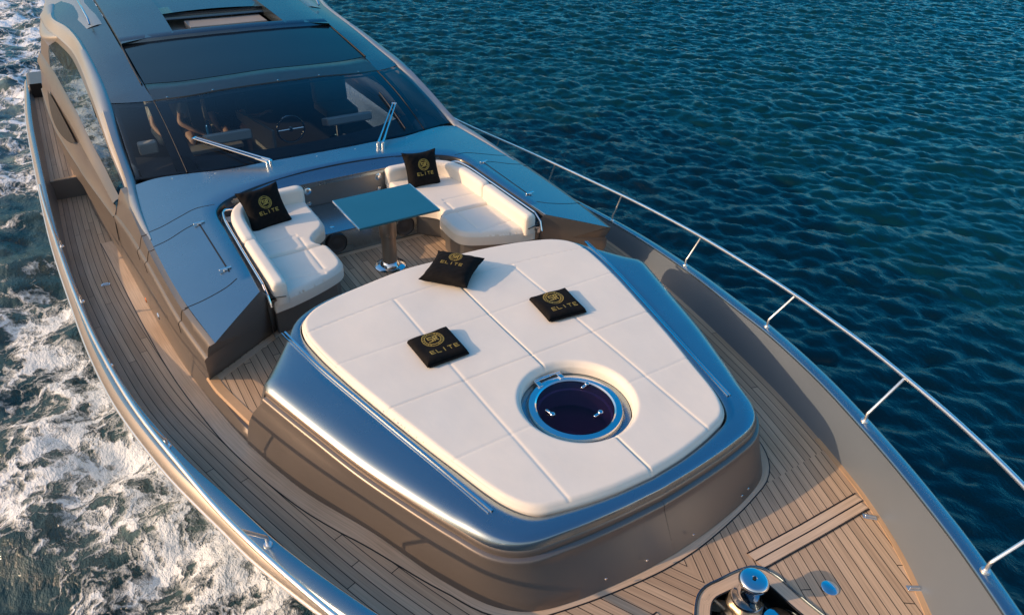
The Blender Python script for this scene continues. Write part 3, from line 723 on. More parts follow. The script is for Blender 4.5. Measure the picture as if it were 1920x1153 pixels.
# handrail in the slot behind each sofa
for sgn in (-1, 1):
    hr = crom([(-3.34, 1.16, -.10), (-3.30, 1.27, -.065), (-3.15, 1.315, -.06), (-2.6, 1.335, -.06), (-2.1, 1.342, -.06), (-1.80, 1.345, -.06)], 40)
    t = MB().tube([(p[0], sgn*p[1], p[2]) for p in hr], .013, 10); t.tube([(-1.80, sgn*1.345, -.06), (-1.70, sgn*1.345, -.11), (-1.66, sgn*1.34, -.20)], .011, 10)
    t.box((-1.70, sgn*1.32, -.16), (.02, .035, .01)); t.box((-1.71, sgn*1.33, -.19), (.015, .015, .04))
    t.build('hand_rail', M['chrome'], yacht)
    g = MB(); rows = []
    for x in np.linspace(-1.69, -3.2, 12): rows.append([(x, sgn*1.365, -.13), (x, sgn*1.20, -.16)])
    g.grid(rows); g.build('rail_slot', M['dark'], yacht)

# ------------------------------------------------------------------ sofas
def sofa(sgn, label):
    t = thing('corner_sofa', label, 'sofa', (-2.4, sgn*.95, SOLE), group='cream corner sofas either side of the cockpit table')
    inv = Matrix.Translation((2.4, -sgn*.95, -SOLE))
    def P(o): o.matrix_parent_inverse = inv; return o
    f = lambda pts: [(x, sgn*y) for x, y in pts]
    inner = [(-1.95, .62), (-2.2, .575), (-2.36, .59), (-2.46, .66), (-2.54, .67), (-2.66, .60), (-2.76, .50), (-2.95, .46), (-3.2, .46), (-3.42, .46)]
    base = [(-1.76, 1.30), (-1.80, 1.0), (-1.92, .70), (-1.99, .64), (-2.2, .61), (-2.36, .63), (-2.5, .71), (-2.6, .70), (-2.7, .60), (-2.8, .52), (-3.4, .50), (-3.44, 1.30)]
    bs = MB().prism(f(base), SOLE, -.29).build('seat_base', M['paint_rough'], t, smooth=False, bevel=.02); P(bs)
    # seat cushions: forward one and corner one
    c1 = [(-1.715, 1.30), (-1.74, 1.15), (-1.80, .95), (-1.90, .71), (-1.95, .635), (-2.02, .59), (-2.15, .575), (-2.30, .58), (-2.405, .60), (-2.405, .9), (-2.405, 1.30)]
    c2 = [(-2.415, 1.30), (-2.415, .9), (-2.415, .61), (-2.50, .665), (-2.56, .66), (-2.64, .60), (-2.72, .515), (-2.80, .475), (-2.95, .46), (-3.15, .46), (-3.40, .46), (-3.40, .9), (-3.36, 1.30)]
    k1 = crom(f(c1[1:10]), 70); o1 = [tuple(p) for p in k1]+f([(-2.405, 1.30), (-1.715, 1.30)])
    k2 = crom(f(c2[2:10]), 60); o2 = [tuple(p) for p in k2]+f([(-3.40, .46), (-3.40, 1.30), (-2.415, 1.30)])
    s1 = cushion('seat_cushion', o1, -.17, R=.045, skirt=.14, step=.009, seams=[lambda x, y: msk(sgn*y-.78-.0*x, (x > -2.42) & (x < -1.98)), lambda x, y: msk(x+1.97-.12*(1.3-sgn*y), sgn*y > .78)], sdep=.010, swid=.012, parent=t, crown=.006); P(s1)
    s2 = cushion('seat_cushion', o2, -.17, R=.045, skirt=.14, step=.009, seams=[lambda x, y: msk(sgn*y-.78, (x > -2.62)), lambda x, y: msk(x+2.68, sgn*y > .78)], sdep=.010, swid=.012, parent=t, crown=.006); P(s2)
    # backrest: swept rounded section along an L path
    def sweep(name, path, hgt, th, zb):
        c = crom(path, 60); T = np.gradient(c, axis=0); T /= np.linalg.norm(T, axis=1)[:, None]; rows = []
        prof = []
        hw = th/2; r = .045
        for k in range(9):
            a = math.pi/2*k/8; prof.append((hw-r+r*math.cos(a), hgt-r+r*math.sin(a)))
        for k in range(9):
            a = math.pi/2+math.pi/2*k/8; prof.append((-hw+r+r*math.cos(a), hgt-r+r*math.sin(a)))
        prof = [(hw*.96, 0), (hw, .03), (hw, hgt*.4)]+prof+[(-hw, hgt*.4), (-hw, 0)]
        n = len(c)
        for i in range(n):
            nx, ny = T[i][1], -T[i][0]; e = min(i, n-1-i); s_ = [.80, .93, .985, 1][min(e, 3)]; 
            rows.append([(c[i][0]+nx*u*s_, c[i][1]+ny*u*s_, zb+v*(s_*.5+.5)) for u, v in prof])
        g = MB().grid(rows); m0 = len(prof)
        g.add(rows[0], [tuple(range(m0))]); g.add(rows[-1], [tuple(reversed(range(m0)))])
        return g.build(name, M['cushion'], t, sharp=55)
    sweepA = f([(-1.705, 1.235), (-2.0, 1.235), (-2.3, 1.235), (-2.545, 1.235)])
    sweepB = f([(-2.555, 1.235), (-2.8, 1.23), (-3.05, 1.21), (-3.22, 1.15), (-3.33, 1.03), (-3.385, .85), (-3.405, .65), (-3.41, .47)])
    P(sweep('backrest', sweepA, .215, .125, -.235)); P(sweep('backrest', sweepB, .215, .125, -.235))
    for lx, ly in ((-1.85, .74),):
        pass
    return t
sofa(-1, 'cream corner sofa nearest the churning wake, on the left of the table')
sofa(1, 'cream corner sofa beside the guard rail, on the right of the table')

# ------------------------------------------------------------------ table
tb = thing('cockpit_table', 'square blue-grey lacquered cockpit table on a steel pedestal between the sofas', 'table', (-2.345, 0, SOLE))
q = MB().prism([(-.33, -.40), (.325, -.40), (.325, .40), (-.33, .40)], .645, .667); q.build('tabletop', M['tabletop'], tb, smooth=False, bevel=.006)
for s_ in (-1, 1): MB().box((0, s_*.4025, .656), (.325, .004, .011)).build('table_edge', M['chrome'], tb, smooth=False, bevel=.002)
q = MB().lathe([(.072, .01), (.072, .33), (.074, .332)], (0, 0, 0), 36); q.lathe([(.074, .335), (.084, .34), (.085, .56), (.080, .60), (.078, .645)], (0, 0, 0), 36)
ped = q.build('pedestal', M['pedestal'], tb)
q = MB().lathe([(.155, 0), (.155, .008), (.14, .016), (.10, .02), (.09, .045), (.073, .06)], (0, 0, 0), 40); q.build('pedestal_flange', M['chrome'], ped)
MB().box((-.02, -.09, .585), (.04, .03, .022)).build('table_lock', M['chrome'], ped, bevel=.006)

# ------------------------------------------------------------------ pillows and folded covers with gold lettering
LET = {'E': [(0, 0, .17, 1), (0, 0, 1, .17), (0, .42, .9, .58), (0, .83, 1, 1)], 'L': [(0, 0, .17, 1), (0, 0, 1, .17)], 'I': [(.38, 0, .58, 1)], 'T': [(.42, 0, .58, 1), (0, .83, 1, 1)]}
def lettering(parent, surf, cx, cy, wtot, hgt, word='ELITE'):
    g = MB(); adv = wtot/len(word); lw_ = adv*.72; off = .0016
    for i, ch in enumerate(word):
        for (a, b, c, d) in LET[ch]:
            x0 = cx-wtot/2+adv*i+lw_*a+adv*.14; x1 = cx-wtot/2+adv*i+lw_*c+adv*.14; y0 = cy+hgt*b; y1 = cy+hgt*d
            g.grid([[surf(x0+(x1-x0)*s, y0+(y1-y0)*t, off) for t in (0, .5, 1)] for s in (0, .25, .5, .75, 1)])
    o = g.build('lettering', M['gold'], parent); o.data.name = 'lettering'; return o
def emblem(parent, surf, cx, cy, R):
    g = MB(); off = .0016
    def ring(r0, r1, a0=0, a1=360, n=48):
        rows = []
        for k in range(n+1):
            a = math.radians(a0+(a1-a0)*k/n); rows.append([surf(cx+r*math.cos(a), cy+r*math.sin(a), off) for r in (r0, (r0+r1)/2, r1)])
        g.grid(rows)
    ring(R*.93, R*1.0); ring(R*.68, R*.76)
    for k in range(22):
        if k % 11 in (4, 5): continue
        ring(R*.81, R*.89, k*360/22, k*360/22+9, 3)
    bw = R*.085
    bars = [(-.46, .28, 0, .28+.14), (-.46, .0, -.06, .12), (-.46, -.34, 0, -.20), (-.12, -.34, -.0, .1), (-.46, .0, -.34, .40)]
    bars += [(.06, -.34, .19, .42), (.06, .28, .44, .42), (.06, -.02, .44, .12), (.36, .0, .48, .40)]
    for (x0, y0, x1, y1) in bars:
        g.grid([[surf(cx+R*(x0+(x1-x0)*s), cy+R*(y0+(y1-y0)*t), off) for t in (0, 1)] for s in (0, .5, 1)])
    g.add([surf(cx+R*a, cy+R*b, off) for a, b in ((.2, -.02), (.34, -.02), (.5, -.34), (.36, -.34))], [(0, 1, 2, 3)])
    return g.build('emblem', M['gold'], parent)
def pillow(label, mtx, size=.45, th=.075, seed=0, lw_=.20, em=.062, ex=0, ey=0):
    t = thing('pillow', label, 'pillow', mtx.to_translation(), mtx.to_euler(), 'black pillows with gold embroidery')
    r = random.Random(seed); ph = [r.uniform(0, 6) for _ in range(6)]
    def shape(u, v, sg):                       # u,v in -1..1
        pin = 1-.12*(1-u*u)*(abs(v)**2); pin2 = 1-.12*(1-v*v)*(abs(u)**2)
        x = u*pin2*size/2; y = v*pin*size/2
        hgt = th*(max(0, 1-u**4)**.55)*(max(0, 1-v**4)**.55)
        hgt *= 1+.06*math.sin(3*u+ph[0])*math.cos(3.3*v+ph[1])
        cr = .004*(abs(u*v))**.7*math.sin(16*(u-v)+ph[2])+.003*math.sin(9*u+5*v+ph[3])*(1-abs(u))*(abs(v))
        return (x, y, sg*(hgt+.002)+cr)
    n = 40; us = [math.sin(math.pi/2*(2*i/n-1)) for i in range(n+1)]
    g = MB(); g.grid([[shape(u, v, 1) for v in us] for u in us]); g.grid([[shape(u, v, -1) for v in us] for u in us], flip=True)
    o = g.build('pillow_cover', M['velvet'], t, sharp=120)
    pp = MB(); bd = [shape(u, -1, 0) for u in us]+[shape(1, v, 0) for v in us[1:]]+[shape(u, 1, 0) for u in us[::-1][1:]]+[shape(-1, v, 0) for v in us[::-1][1:-1]]
    pp.tube(bd, .004, 6, closed=True); pp.build('piping', M['velvet'], t)
    def surf(x, y, off):
        u = x/(size/2); v = y/(size/2); p = shape(u, v, 1); return (x, y, p[2]+off)
    lettering(t, surf, ex, ey-.065, lw_, .034); emblem(t, surf, ex, ey+.045, em)
    return t
def frame(origin, xdir, ydir):
    x = Vector(xdir).normalized(); z = x.cross(Vector(ydir)).normalized(); y = z.cross(x)
    return Matrix(((x.x, y.x, z.x, origin[0]), (x.y, y.y, z.y, origin[1]), (x.z, y.z, z.z, origin[2]), (0, 0, 0, 1)))
def folded(label, mtx, s=.325, th=.05, seed=1):
    t = thing('folded_pillow_cover', label, 'folded cloth', mtx.to_translation(), mtx.to_euler(), 'folded black covers lying on the sun pad')
    r = random.Random(seed)
    def top(u, v):
        e = max(0, 1-max(abs(u), abs(v))**12)**.5
        return (u*s/2*(1-.02*v*v*math.sin(seed+u)), v*s/2, .012+(th-.012)*e+.0035*math.sin(5*u+seed)*math.cos(4*v)+.004*u*v)
    n = 28; us = [math.sin(math.pi/2*(2*i/n-1)) for i in range(n+1)]
    g = MB(); g.grid([[top(u, v) for v in us] for u in us]); g.grid([[(top(u, v)[0]*.97, top(u, v)[1]*.97, .001) for v in us] for u in us], flip=True)
    bd = [(u, -1) for u in us]+[(1, v) for v in us[1:]]+[(u, 1) for u in us[::-1][1:]]+[(-1, v) for v in us[::-1][1:-1]]
    g.grid([[top(*b) for b in bd], [(top(*b)[0]*1.01, top(*b)[1]*1.01, .007) for b in bd], [(top(*b)[0]*.97, top(*b)[1]*.97, .001) for b in bd]], close_v=True)
    g.build('cloth', M['velvet'], t, sharp=100)
    f = MB(); f.grid([[(x, -s/2-.004*k, z) for x in np.linspace(-s/2*.98, s/2*.96, 12)] for k, z in enumerate([.012, .016, .022, .025, .021, .014])]); f.build('fold', M['velvet'], t)
    surf = lambda x, y, off: (x, y, top(x/(s/2), y/(s/2))[2]+off)
    lettering(t, surf, 0.012, -.105, .235, .042); emblem(t, surf, -.01, .055, .082)
    return t
# folded covers: measured corners give position and heading (letters read from the bow side)
def deckframe(cx, cy, z, ang): return frame((cx, cy, z), (math.cos(ang), math.sin(ang), 0), (-math.sin(ang), math.cos(ang), 0))
folded('flat folded black cover with gold letters, left of the deck hatch', deckframe(-.268, -.545, .002, math.radians(90)), seed=1)
folded('flat folded black cover with gold letters, near the sun pad right edge', deckframe(-.275, .515, .002, math.radians(84)), seed=5)
pillow('black pillow lying on the cream sun pad beside the table', frame((-1.075, .015, .07), (.77, .63, .03), (-.70, .70, .10)), .415, .06, 3, .20, .056, 0, .045)
pillow('black pillow leaning in the corner of the left sofa', frame((-3.09, -.94, -.03), (-.18, 1, .02), (-.52, -.10, .78)), .42, .07, 5)
pillow('black pillow leaning in the corner of the right sofa', frame((-3.17, .785, -.01), (.02, 1, -.03), (-.42, .02, .90)), .395, .075, 9)

# ------------------------------------------------------------------ windscreen
WB = [(-4.04, 0), (-4.055, .35), (-4.10, .65), (-4.16, 1.0), (-4.32, 1.40), (-4.45, 1.68), (-4.54, 1.875)]
WT = [(-5.5, 0, .40), (-5.51, .35, .395), (-5.53, .65, .383), (-5.56, 1.04, .355), (-5.68, 1.40, .318), (-5.84, 1.66, .285), (-5.98, 1.82, .262)]
nb_ = 60; wb = crom([(x, y, tz(x, y)+.004) for x, y in WB], nb_); wt = crom(WT, nb_)
ww = []
for i in range(nb_):
    a, b = wb[i], wt[i]; r = []
    for t in np.linspace(0, 1, 12):
        p = a+(b-a)*t; p = p.copy(); p[2] += .045*math.sin(math.pi*t); r.append(p)
    ww.append(r)
split = int(np.argmin(np.abs(wb[:, 1]-1.405)))
WSf = lambda i, t: ww[i][0]+(ww[i][-1]-ww[i][0])*t+np.array([0, 0, .045*math.sin(math.pi*t)])
g = MB(); rows = [[(p[0], -p[1], p[2]) for p in ww[i]] for i in range(split, -1, -1)]+[[tuple(p) for p in ww[i]] for i in range(1, split+1)]
g.grid(rows); ws = face_to(g.build('windscreen', M['glass'], yacht, sharp=80), (0, 0, 1))
for sgn in (-1, 1):
    g = MB().grid([[(p[0], sgn*p[1], p[2]) for p in ww[i]] for i in range(split, nb_)]); face_to(g.build('windscreen_side_pane', M['glass'], yacht, sharp=80), (0, 0, 1))
# black borders behind the glass, and pillars
def wsband(i0, i1, t0, t1, dz=-.012):
    rows = []
    for sgn in (-1, 1):
        rows = [[tuple(np.array([1, sgn, 1])*(WSf(i, t))+np.array([0, 0, dz])) for t in np.linspace(t0, t1, 6)] for i in range(i0, i1)]
        bb.grid(rows)
bb = MB(); wsband(0, nb_, 0, .028); wsband(0, nb_, .955, .992, -.022); wsband(split-4, split+4, 0, 1); wsband(nb_-3, nb_, 0, 1)
bb.build('windscreen_border', M['dark'], ws)
for sgn in (-1, 1):
    MB().tube([tuple(np.array([1, sgn, 1])*WSf(split, t)+np.array([0, 0, .002])) for t in np.linspace(0, 1, 20)], .007, 6).build('windscreen_pillar', M['rubber'], ws)

# ------------------------------------------------------------------ wipers
for (bx, by, tx, ty, bl) in ((-3.97, -.62, -4.69, -1.20, ((-4.72, -1.16), (-4.28, -.80))), (-3.90, .63, -4.72, 1.19, ((-5.0, 1.12), (-4.27, 1.12)))):
    def wsz(x, y):
        i = int(np.argmin(np.abs(wb[:, 1]-abs(y)))); t = (ww[i][0][0]-x)/(ww[i][0][0]-ww[i][-1][0]); t = min(max(t, 0), 1); return WSf(i, t)[2] if t > 0 else tz(x, y)
    d = Vector((tx-bx, ty-by, 0)).normalized(); nrm = Vector((-d.y, d.x, 0)); root = MB()
    for o_ in (-1, 1):
        b0 = Vector((bx, by, tz(bx, by)+.05))+nrm*.028*o_; t0 = Vector((tx, ty, wsz(tx, ty)+.045))+nrm*.018*o_
        root.tube([b0, b0+(t0-b0)*.12, t0], [.017, .011, .008], 10); root.tube([(b0.x, b0.y, tz(bx, by)-.01), tuple(b0)], .02, 12)
    root.tube([Vector((tx, ty, wsz(tx, ty)+.045))-nrm*.03, Vector((tx, ty, wsz(tx, ty)+.045))+nrm*.03], .010, 8)
    wr = root.build('wiper', M['chrome'], yacht)
    (ax, ay), (cx_, cy_) = bl
    MB().tube([(ax+(cx_-ax)*t, ay+(cy_-ay)*t, wsz(ax+(cx_-ax)*t, ay+(cy_-ay)*t)+.02) for t in np.linspace(0, 1, 8)], .009, 6).build('wiper_blade', M['rubber'], wr)
# screws in front of the windscreen
for yy in (-1.55, -1.15, -.1, .35, 1.05, 1.5):
    xx = np.interp(abs(yy), wb[:, 1], wb[:, 0])+.09
    MB().lathe([(.009, 0), (.009, .003), (0, .005)], (xx, yy, tz(xx, yy)), 10).build('deck_screw', M['chrome'], yacht)

# ------------------------------------------------------------------ roof
ro = MB()
def roofz(x, y): return ip(x, [(-12.5, .76), (-10, .74), (-9, .71), (-8, .65), (-7.3, .60), (-6.5, .51), (-5.9, .45), (-5.5, .40)][:])-.05*y*y
VA = [(-5.90, 0), (-5.90, .5), (-5.98, 1.0), (-6.15, 1.40)]; HF = [(-7.30, 0), (-7.33, .5), (-7.42, 1.0), (-7.54, 1.41)]
va = crom([(x, y) for x, y in VA], 30); hf = crom(HF, 30); wt30 = crom([p for p in WT[:5]], 30)
v_ = MB(); g_ = MB()
for sgn in (-1, 1):
    rows = []; r2 = []
    for i in range(30):
        a = wt30[i]; b = np.array([va[i][0], va[i][1], roofz(*va[i])]); c = np.array([hf[i][0]-.1, hf[i][1], roofz(hf[i][0]-.1, hf[i][1])])
        rows.append([(a[0], sgn*a[1], a[2]-.01), (a[0]-.01, sgn*a[1], a[2]+.012)]+[tuple(np.array([1, sgn, 1])*(a+(b-a)*t+np.array([0, 0, .012]))) for t in (.3, .6, .97)]+[(b[0], sgn*b[1], b[2]+.004), (b[0], sgn*b[1], b[2]-.02)])
        r2.append([(b[0]-.012, sgn*b[1], b[2]-.02), (b[0]-.014, sgn*b[1], b[2]+.010)]+[tuple(np.array([1, sgn, 1])*np.array([b[0]+(c[0]-b[0])*t, b[1]+(c[1]-b[1])*t, roofz(b[0]+(c[0]-b[0])*t, b[1])+.012])) for t in (.1, .3, .5, .7, .9, 1)])
    v_.grid(rows); g_.grid(r2)
v_.build('roof_visor', M['dark'], yacht, sharp=50); g_.build('roof_glass', M['roofglass'], yacht, sharp=50)
for yy in (-1.25, -.75, 0.02, .55, 1.1):
    xx = np.interp(abs(yy), wt30[:, 1], wt30[:, 0])-.035; zz = np.interp(abs(yy), wt30[:, 1], wt30[:, 2])+.016
    MB().lathe([(.011, 0), (.011, .004), (0, .007)], (xx, yy, zz), 10).build('visor_screw', M['chrome'], yacht)
# arch line and superstructure sections
#        x     inner(y,z)    outer(y,z)    glassbottom(y,z)  ridge(y,z)    foot(y,z)
SS = [(-4.45, (1.90, -.115), (2.00, -.16), (2.09, -.24), (2.175, -.42), (2.215, -.8)),
      (-5.25, (1.865, .08), (2.00, .04), (2.115, -.205), (2.245, -.49), (2.28, -.8)),
      (-5.98, (1.825, .265), (1.985, .215), (2.16, -.10), (2.31, -.55), (2.345, -.8)),
      (-6.6, (1.81, .345), (1.975, .27), (2.185, -.02), (2.35, -.61), (2.37, -.9)),
      (-7.5, (1.82, .43), (1.965, .33), (2.23, 0.0), (2.42, -.66), (2.45, -1.0)),
      (-8.3, (1.84, .47), (1.98, .33), (2.25, -.06), (2.47, -.7), (2.49, -1.0)),
      (-9.0, (1.90, .48), (2.06, .34), (2.27, -.12), (2.49, -.75), (2.50, -1.0)),
      (-9.7, (2.02, .47), (2.16, .34), (2.30, -.2), (2.50, -.75), (2.51, -1.0)),
      (-10.6, (1.95, .5), (2.2, .36), (2.36, -.2), (2.50, -.75), (2.52, -1.0))]
def ssrow(k, n=70): return crom([(s[0], s[k][0], s[k][1]) for s in SS], n)
I_, O2, Gb, Rd, Ft = [ssrow(k) for k in (1, 2, 3, 4, 5)]
AI = crom([(-3.15, 1.965, -.122), (-3.7, 1.955, -.118), (-4.1, 1.93, -.118)]+[(s[0], s[1][0], s[1][1]) for s in SS], 100)
AO = crom([(-3.15, 2.018, -.150), (-3.7, 2.035, -.158), (-4.1, 2.04, -.165)]+[(s[0], s[2][0], s[2][1]) for s in SS], 100)
arch = MB(); sg = MB(); wl2 = MB(); rp = MB(); gut = MB(); wtrim = MB()
for sgn in (-1, 1):
    ra = []; rg = []; rw = []; rr = []; rt = []
    for i in range(70):
        a, b, c, d, e = I_[i], O2[i], Gb[i], Rd[i], Ft[i]
        gt = b+(c-b)*.16+np.array([0, -.008, -.0])
        rt.append([(b[0], b[1]-.003, b[2]-.02), tuple(gt), (gt[0], gt[1]-.02, gt[2]-.002)])
        rg.append([tuple(gt+np.array([0, -.012, 0])), tuple((gt+c)/2+np.array([0, .008, 0])), (c[0], c[1]-.012, c[2]+.01)])
        ba = c+(d-c)*np.array([1, .35, .22])
        rw.append([(c[0], c[1]-.014, c[2]+.01), (c[0], c[1], c[2]), (c[0], c[1]+.022, c[2]-.01), (ba[0], ba[1]+.03, ba[2]), (ba[0], ba[1]+.01, ba[2]-.03), ((ba[0]+d[0])/2, (ba[1]+d[1])/2-.01, (ba[2]+d[2])/2), (d[0], d[1]-.01, d[2]+.01), (d[0], d[1]+.014, d[2]-.005), (d[0], d[1]+.006, d[2]-.03), (e[0], e[1], e[2])])
    for a, b in zip(AI, AO):
        k = float(np.clip((-3.2-a[0])/1.2, 0.02, 1)); m_ = (a+b)/2+np.array([0, .02*k, .045*k])
        ra.append([(a[0], a[1]-.012, a[2]-.012), (a[0], a[1], a[2]+.012*k), (a[0], a[1]+.03*k+.008, a[2]+.024*k), tuple(m_), (b[0], b[1]-.02*k, b[2]+.018*k), tuple(b), (b[0], b[1]-.004, b[2]-.03)])
    fl = lambda R_: [[(p[0], sgn*p[1], p[2]) for p in r] for r in R_]
    arch.grid(fl(ra)); wtrim.grid(fl(rt)); wl2.grid(fl(rw))
    n0, n1 = 2, 60
    sg.grid(fl(rg[n0:n1])); wl2.grid(fl([[r[0], r[2]] for r in rg[n1-1:]]))
    # outer roof panel between arch and roof joint
    for i in range(70):
        a = I_[i]
        if a[0] > -5.96: continue
        yj = np.interp(-a[0], [5.68, 6.15, 7.54, 12], [1.40, 1.40, 1.43, 1.43]); 
        rr.append([(a[0], a[1], a[2]+.008)]+[(a[0], a[1]+(yj+.012-a[1])*t, a[2]+.008+(roofz(a[0], yj)+.008-a[2]-.008)*(t**.8)) for t in (.25, .5, .75, 1)]+[(a[0], yj+.012, roofz(a[0], yj)-.03)])
    # front triangle: joins windscreen side pane top
    A0 = rr[0]; pre = []
    for t in np.linspace(0, 1, 5)[:-1]:
        p = np.array([-5.70+(A0[0][0]+5.70)*t, 1.415, .318]); q = np.array([-5.97, 1.822, .265])
    ti_ = np.linspace(split, nb_-1, 5).astype(int); tri = [(wt[i][0]-.004, wt[i][1], wt[i][2]+.006) for i in ti_]
    wl_ = [[(x, y, z) for x, y, z in tri], [(p[0], p[1], p[2]) for p in (rr[0][4], rr[0][3], rr[0][2], rr[0][1], rr[0][0])]]
    rp.grid(fl(rr)); rp.grid(fl(wl_))
lr(arch, 'roof_arch', M['arch'], yacht, sharp=50); lr(wtrim, 'window_trim', M['side'], yacht, sharp=50)
sl_, sr_ = lr(sg, 'side_window', M['sideglass'], yacht, sharp=80); face_to(sl_, (0, -1, 0)); face_to(sr_, (0, 1, 0))
lr(wl2, 'superstructure_side', M['side'], yacht, sharp=45); lr(rp, 'roof_side_panel', M['roofpaint'], yacht, sharp=50)
# dark lower opening window on each side and its sill
for sgn in (-1, 1):
    g = MB(); rows = []
    def onwall(x, t):
        c = np.array([np.interp(-x, -Gb[:, 0], Gb[:, k]) for k in range(3)]); d = np.array([np.interp(-x, -Rd[:, 0], Rd[:, k]) for k in range(3)])
        p = c+(d-c)*t; return (x, sgn*(p[1]+.042), p[2])
    top = lambda x: .42; 
    for k, x in enumerate(np.linspace(-6.5, -9.3, 24)):
        s = k/23; tt = .46-.08*math.sin(math.pi*s); bb_ = .46+.30*math.sin(math.pi*min(1, s*1.3))**.7 if s < .77 else .46+.30*math.sin(math.pi*1.0*.77*1.3)**.0*.9
        bb_ = .46+.36*math.sin(math.pi*min(s, .999))**.6
        rows.append([onwall(x, tt), onwall(x, (tt+bb_)/2), onwall(x, bb_)])
    g.grid(rows); g.build('lower_side_window', M['rubber'], yacht)
# hatch roof: raised frame with opening
def rz(x, y): return roofz(x, y)+.055
fr = MB(); xf = lambda y: np.interp(abs(y), [0, .5, 1.0, 1.41], [-7.30, -7.33, -7.42, -7.54])
ys = np.linspace(-1.42, 1.42, 33)
rows = [[(xf(y)+.02, y, rz(xf(y), y)-.06), (xf(y), y, rz(xf(y), y)-.01), (xf(y)-.01, y, rz(xf(y), y)), (xf(y)-.17, y, rz(xf(y)-.17, y)), (xf(y)-.18, y, rz(xf(y), y)-.10)] for y in ys]
fr.grid(rows)
for sgn in (-1, 1):
    rows = []
    for x in np.linspace(-7.46, -12.2, 24):
        yo = 1.42; yi = np.interp(-x, [7.46, 8.5, 12.2], [.76, .72, .70])
        rows.append([(x, sgn*(yo+.01), rz(x, yo)-.06), (x, sgn*yo, rz(x, yo)-.006), (x, sgn*(yo-.02), rz(x, yo)), (x, sgn*(yo+yi)/2, rz(x, (yo+yi)/2)), (x, sgn*yi, rz(x, yi)), (x, sgn*(yi-.01), rz(x, yi)-.14)])
    fr.grid(rows)
fr.build('sunroof_frame', M['roofpaint'], yacht, sharp=50)
sr = MB(); rows = []
for x in np.linspace(-8.45, -12.2, 12): rows.append([(x, y, rz(x, y)-.03) for y in np.linspace(-.74, .74, 9)])
sr.grid(rows); sr.add([(-8.45, -.74, rz(-8.45, .74)-.03), (-8.45, .74, rz(-8.45, .74)-.03), (-8.40, .72, rz(-8.4, .74)-.10), (-8.40, -.72, rz(-8.4, .74)-.10)], [(0, 1, 2, 3)])
sr.build('sliding_roof_panel', M['roofpaint'], yacht, sharp=50)
q = MB(); q.add([(-7.4, -.76, .45), (-7.4, .76, .45), (-9.2, .76, .50), (-9.2, -.76, .50)], [(0, 1, 2, 3)]); q.box((-8.2, .1, .53), (.22, .55, .04))
q.build('cabin_headlining', M['tan'], yacht, smooth=False, bevel=.01)
q = MB().tube([(-7.47, 0-1.425, roofz(-7.4, 1.42)+.02)]+[(x, -1.432, roofz(x, 1.43)+.018) for x in (-6.8, -6.16)], .010, 6); q.build('roof_gutter', M['rubber'], yacht); q = MB(); q.tube([(x, 1.432, roofz(x, 1.43)+.018) for x in (-7.5, -6.8, -6.16)], .010, 6)
q.build('roof_gutter', M['rubber'], yacht)
for sgn in (-1, 1):
    MB().tube([(-8.55, sgn*1.66, .60), (-8.62, sgn*1.66, .66), (-9.4, sgn*1.66, .69), (-10.6, sgn*1.66, .72)], .016, 10).build('roof_rail', M['chrome'], yacht)
# aft outward wing of the hardtop
for sgn in (-1, 1):
    rows = []
    for x, yo, zo in [(-8.6, 1.90, .42), (-9.0, 2.0, .38), (-9.4, 2.16, .30), (-9.8, 2.26, .24), (-10.3, 2.24, .28), (-10.9, 2.1, .42), (-11.6, 1.96, .58), (-12.3, 1.85, .70)]:
        yi = 1.45; zi = roofz(x, yi)
        rows.append([(x, yi, zi)]+[(x, yi+(yo-yi)*t, zi+(zo-zi)*t**1.6+.02*math.sin(math.pi*t)) for t in (.25, .5, .75, .93, 1)]+[(x, yo+.015, zo-.03), (x, yo-.02, zo-.10), (x, yo-.15, zo-.5)])
    rws = crom(np.array(rows)[:, 0, :], 30); cols = [crom(np.array(rows)[:, j, :], 30) for j in range(9)]
    g = MB().grid([[(cols[j][i][0], sgn*cols[j][i][1], cols[j][i][2]) for j in range(9)] for i in range(30)]); g.build('hardtop_wing', M['arch'], yacht, sharp=60)
# aft bulkheads of the side decks and risers
for sgn in (-1, 1):
    q = MB(); q.add([(-7.10, sgn*2.30, -.975), (-7.10, sgn*2.74, -.975), (-7.08, sgn*2.74, -1.26), (-7.08, sgn*2.30, -1.26)], [(0, 1, 2, 3)]); q.build('deck_riser', M['paint_rough'], yacht, smooth=False)
    ribbon('riser_nosing', [(-7.12, sgn*2.36), (-7.12, sgn*2.68)], .05, lambda x, y: -.97, M['teak_new'], yacht, dz=.006)
    q = MB(); q.prism([(-10.9, sgn*2.46), (-10.9, sgn*2.70), (-11.75, sgn*2.68), (-11.75, sgn*2.30), (-10.95, sgn*2.3)], -1.3, -.76); q.build('aft_bulkhead', M['side'], yacht, smooth=False, bevel=.05)
    q = MB(); q.add([(-10.885, sgn*2.49, -.74), (-10.885, sgn*2.66, -.74), (-10.885, sgn*2.66, -.97), (-10.885, sgn*2.49, -.97)], [(0, 1, 2, 3)]); q.build('bulkhead_door', M['dark'], yacht, smooth=False)
# side lights and fairleads on the coach side
MB().lathe([(.0, .01), (.022, .008), (.026, 0)], (-2.85, -2.165, -.55), 16, Matrix.Rotation(math.radians(90), 3, 'X')).build('side_light', M['lamp'], yacht)
MB().lathe([(.0, .006), (.012, .012), (.03, .010), (.034, 0)], (-2.45, -2.12, -.50), 18, Matrix.Rotation(math.radians(90), 3, 'X')).build('water_filler', M['chrome'], yacht)

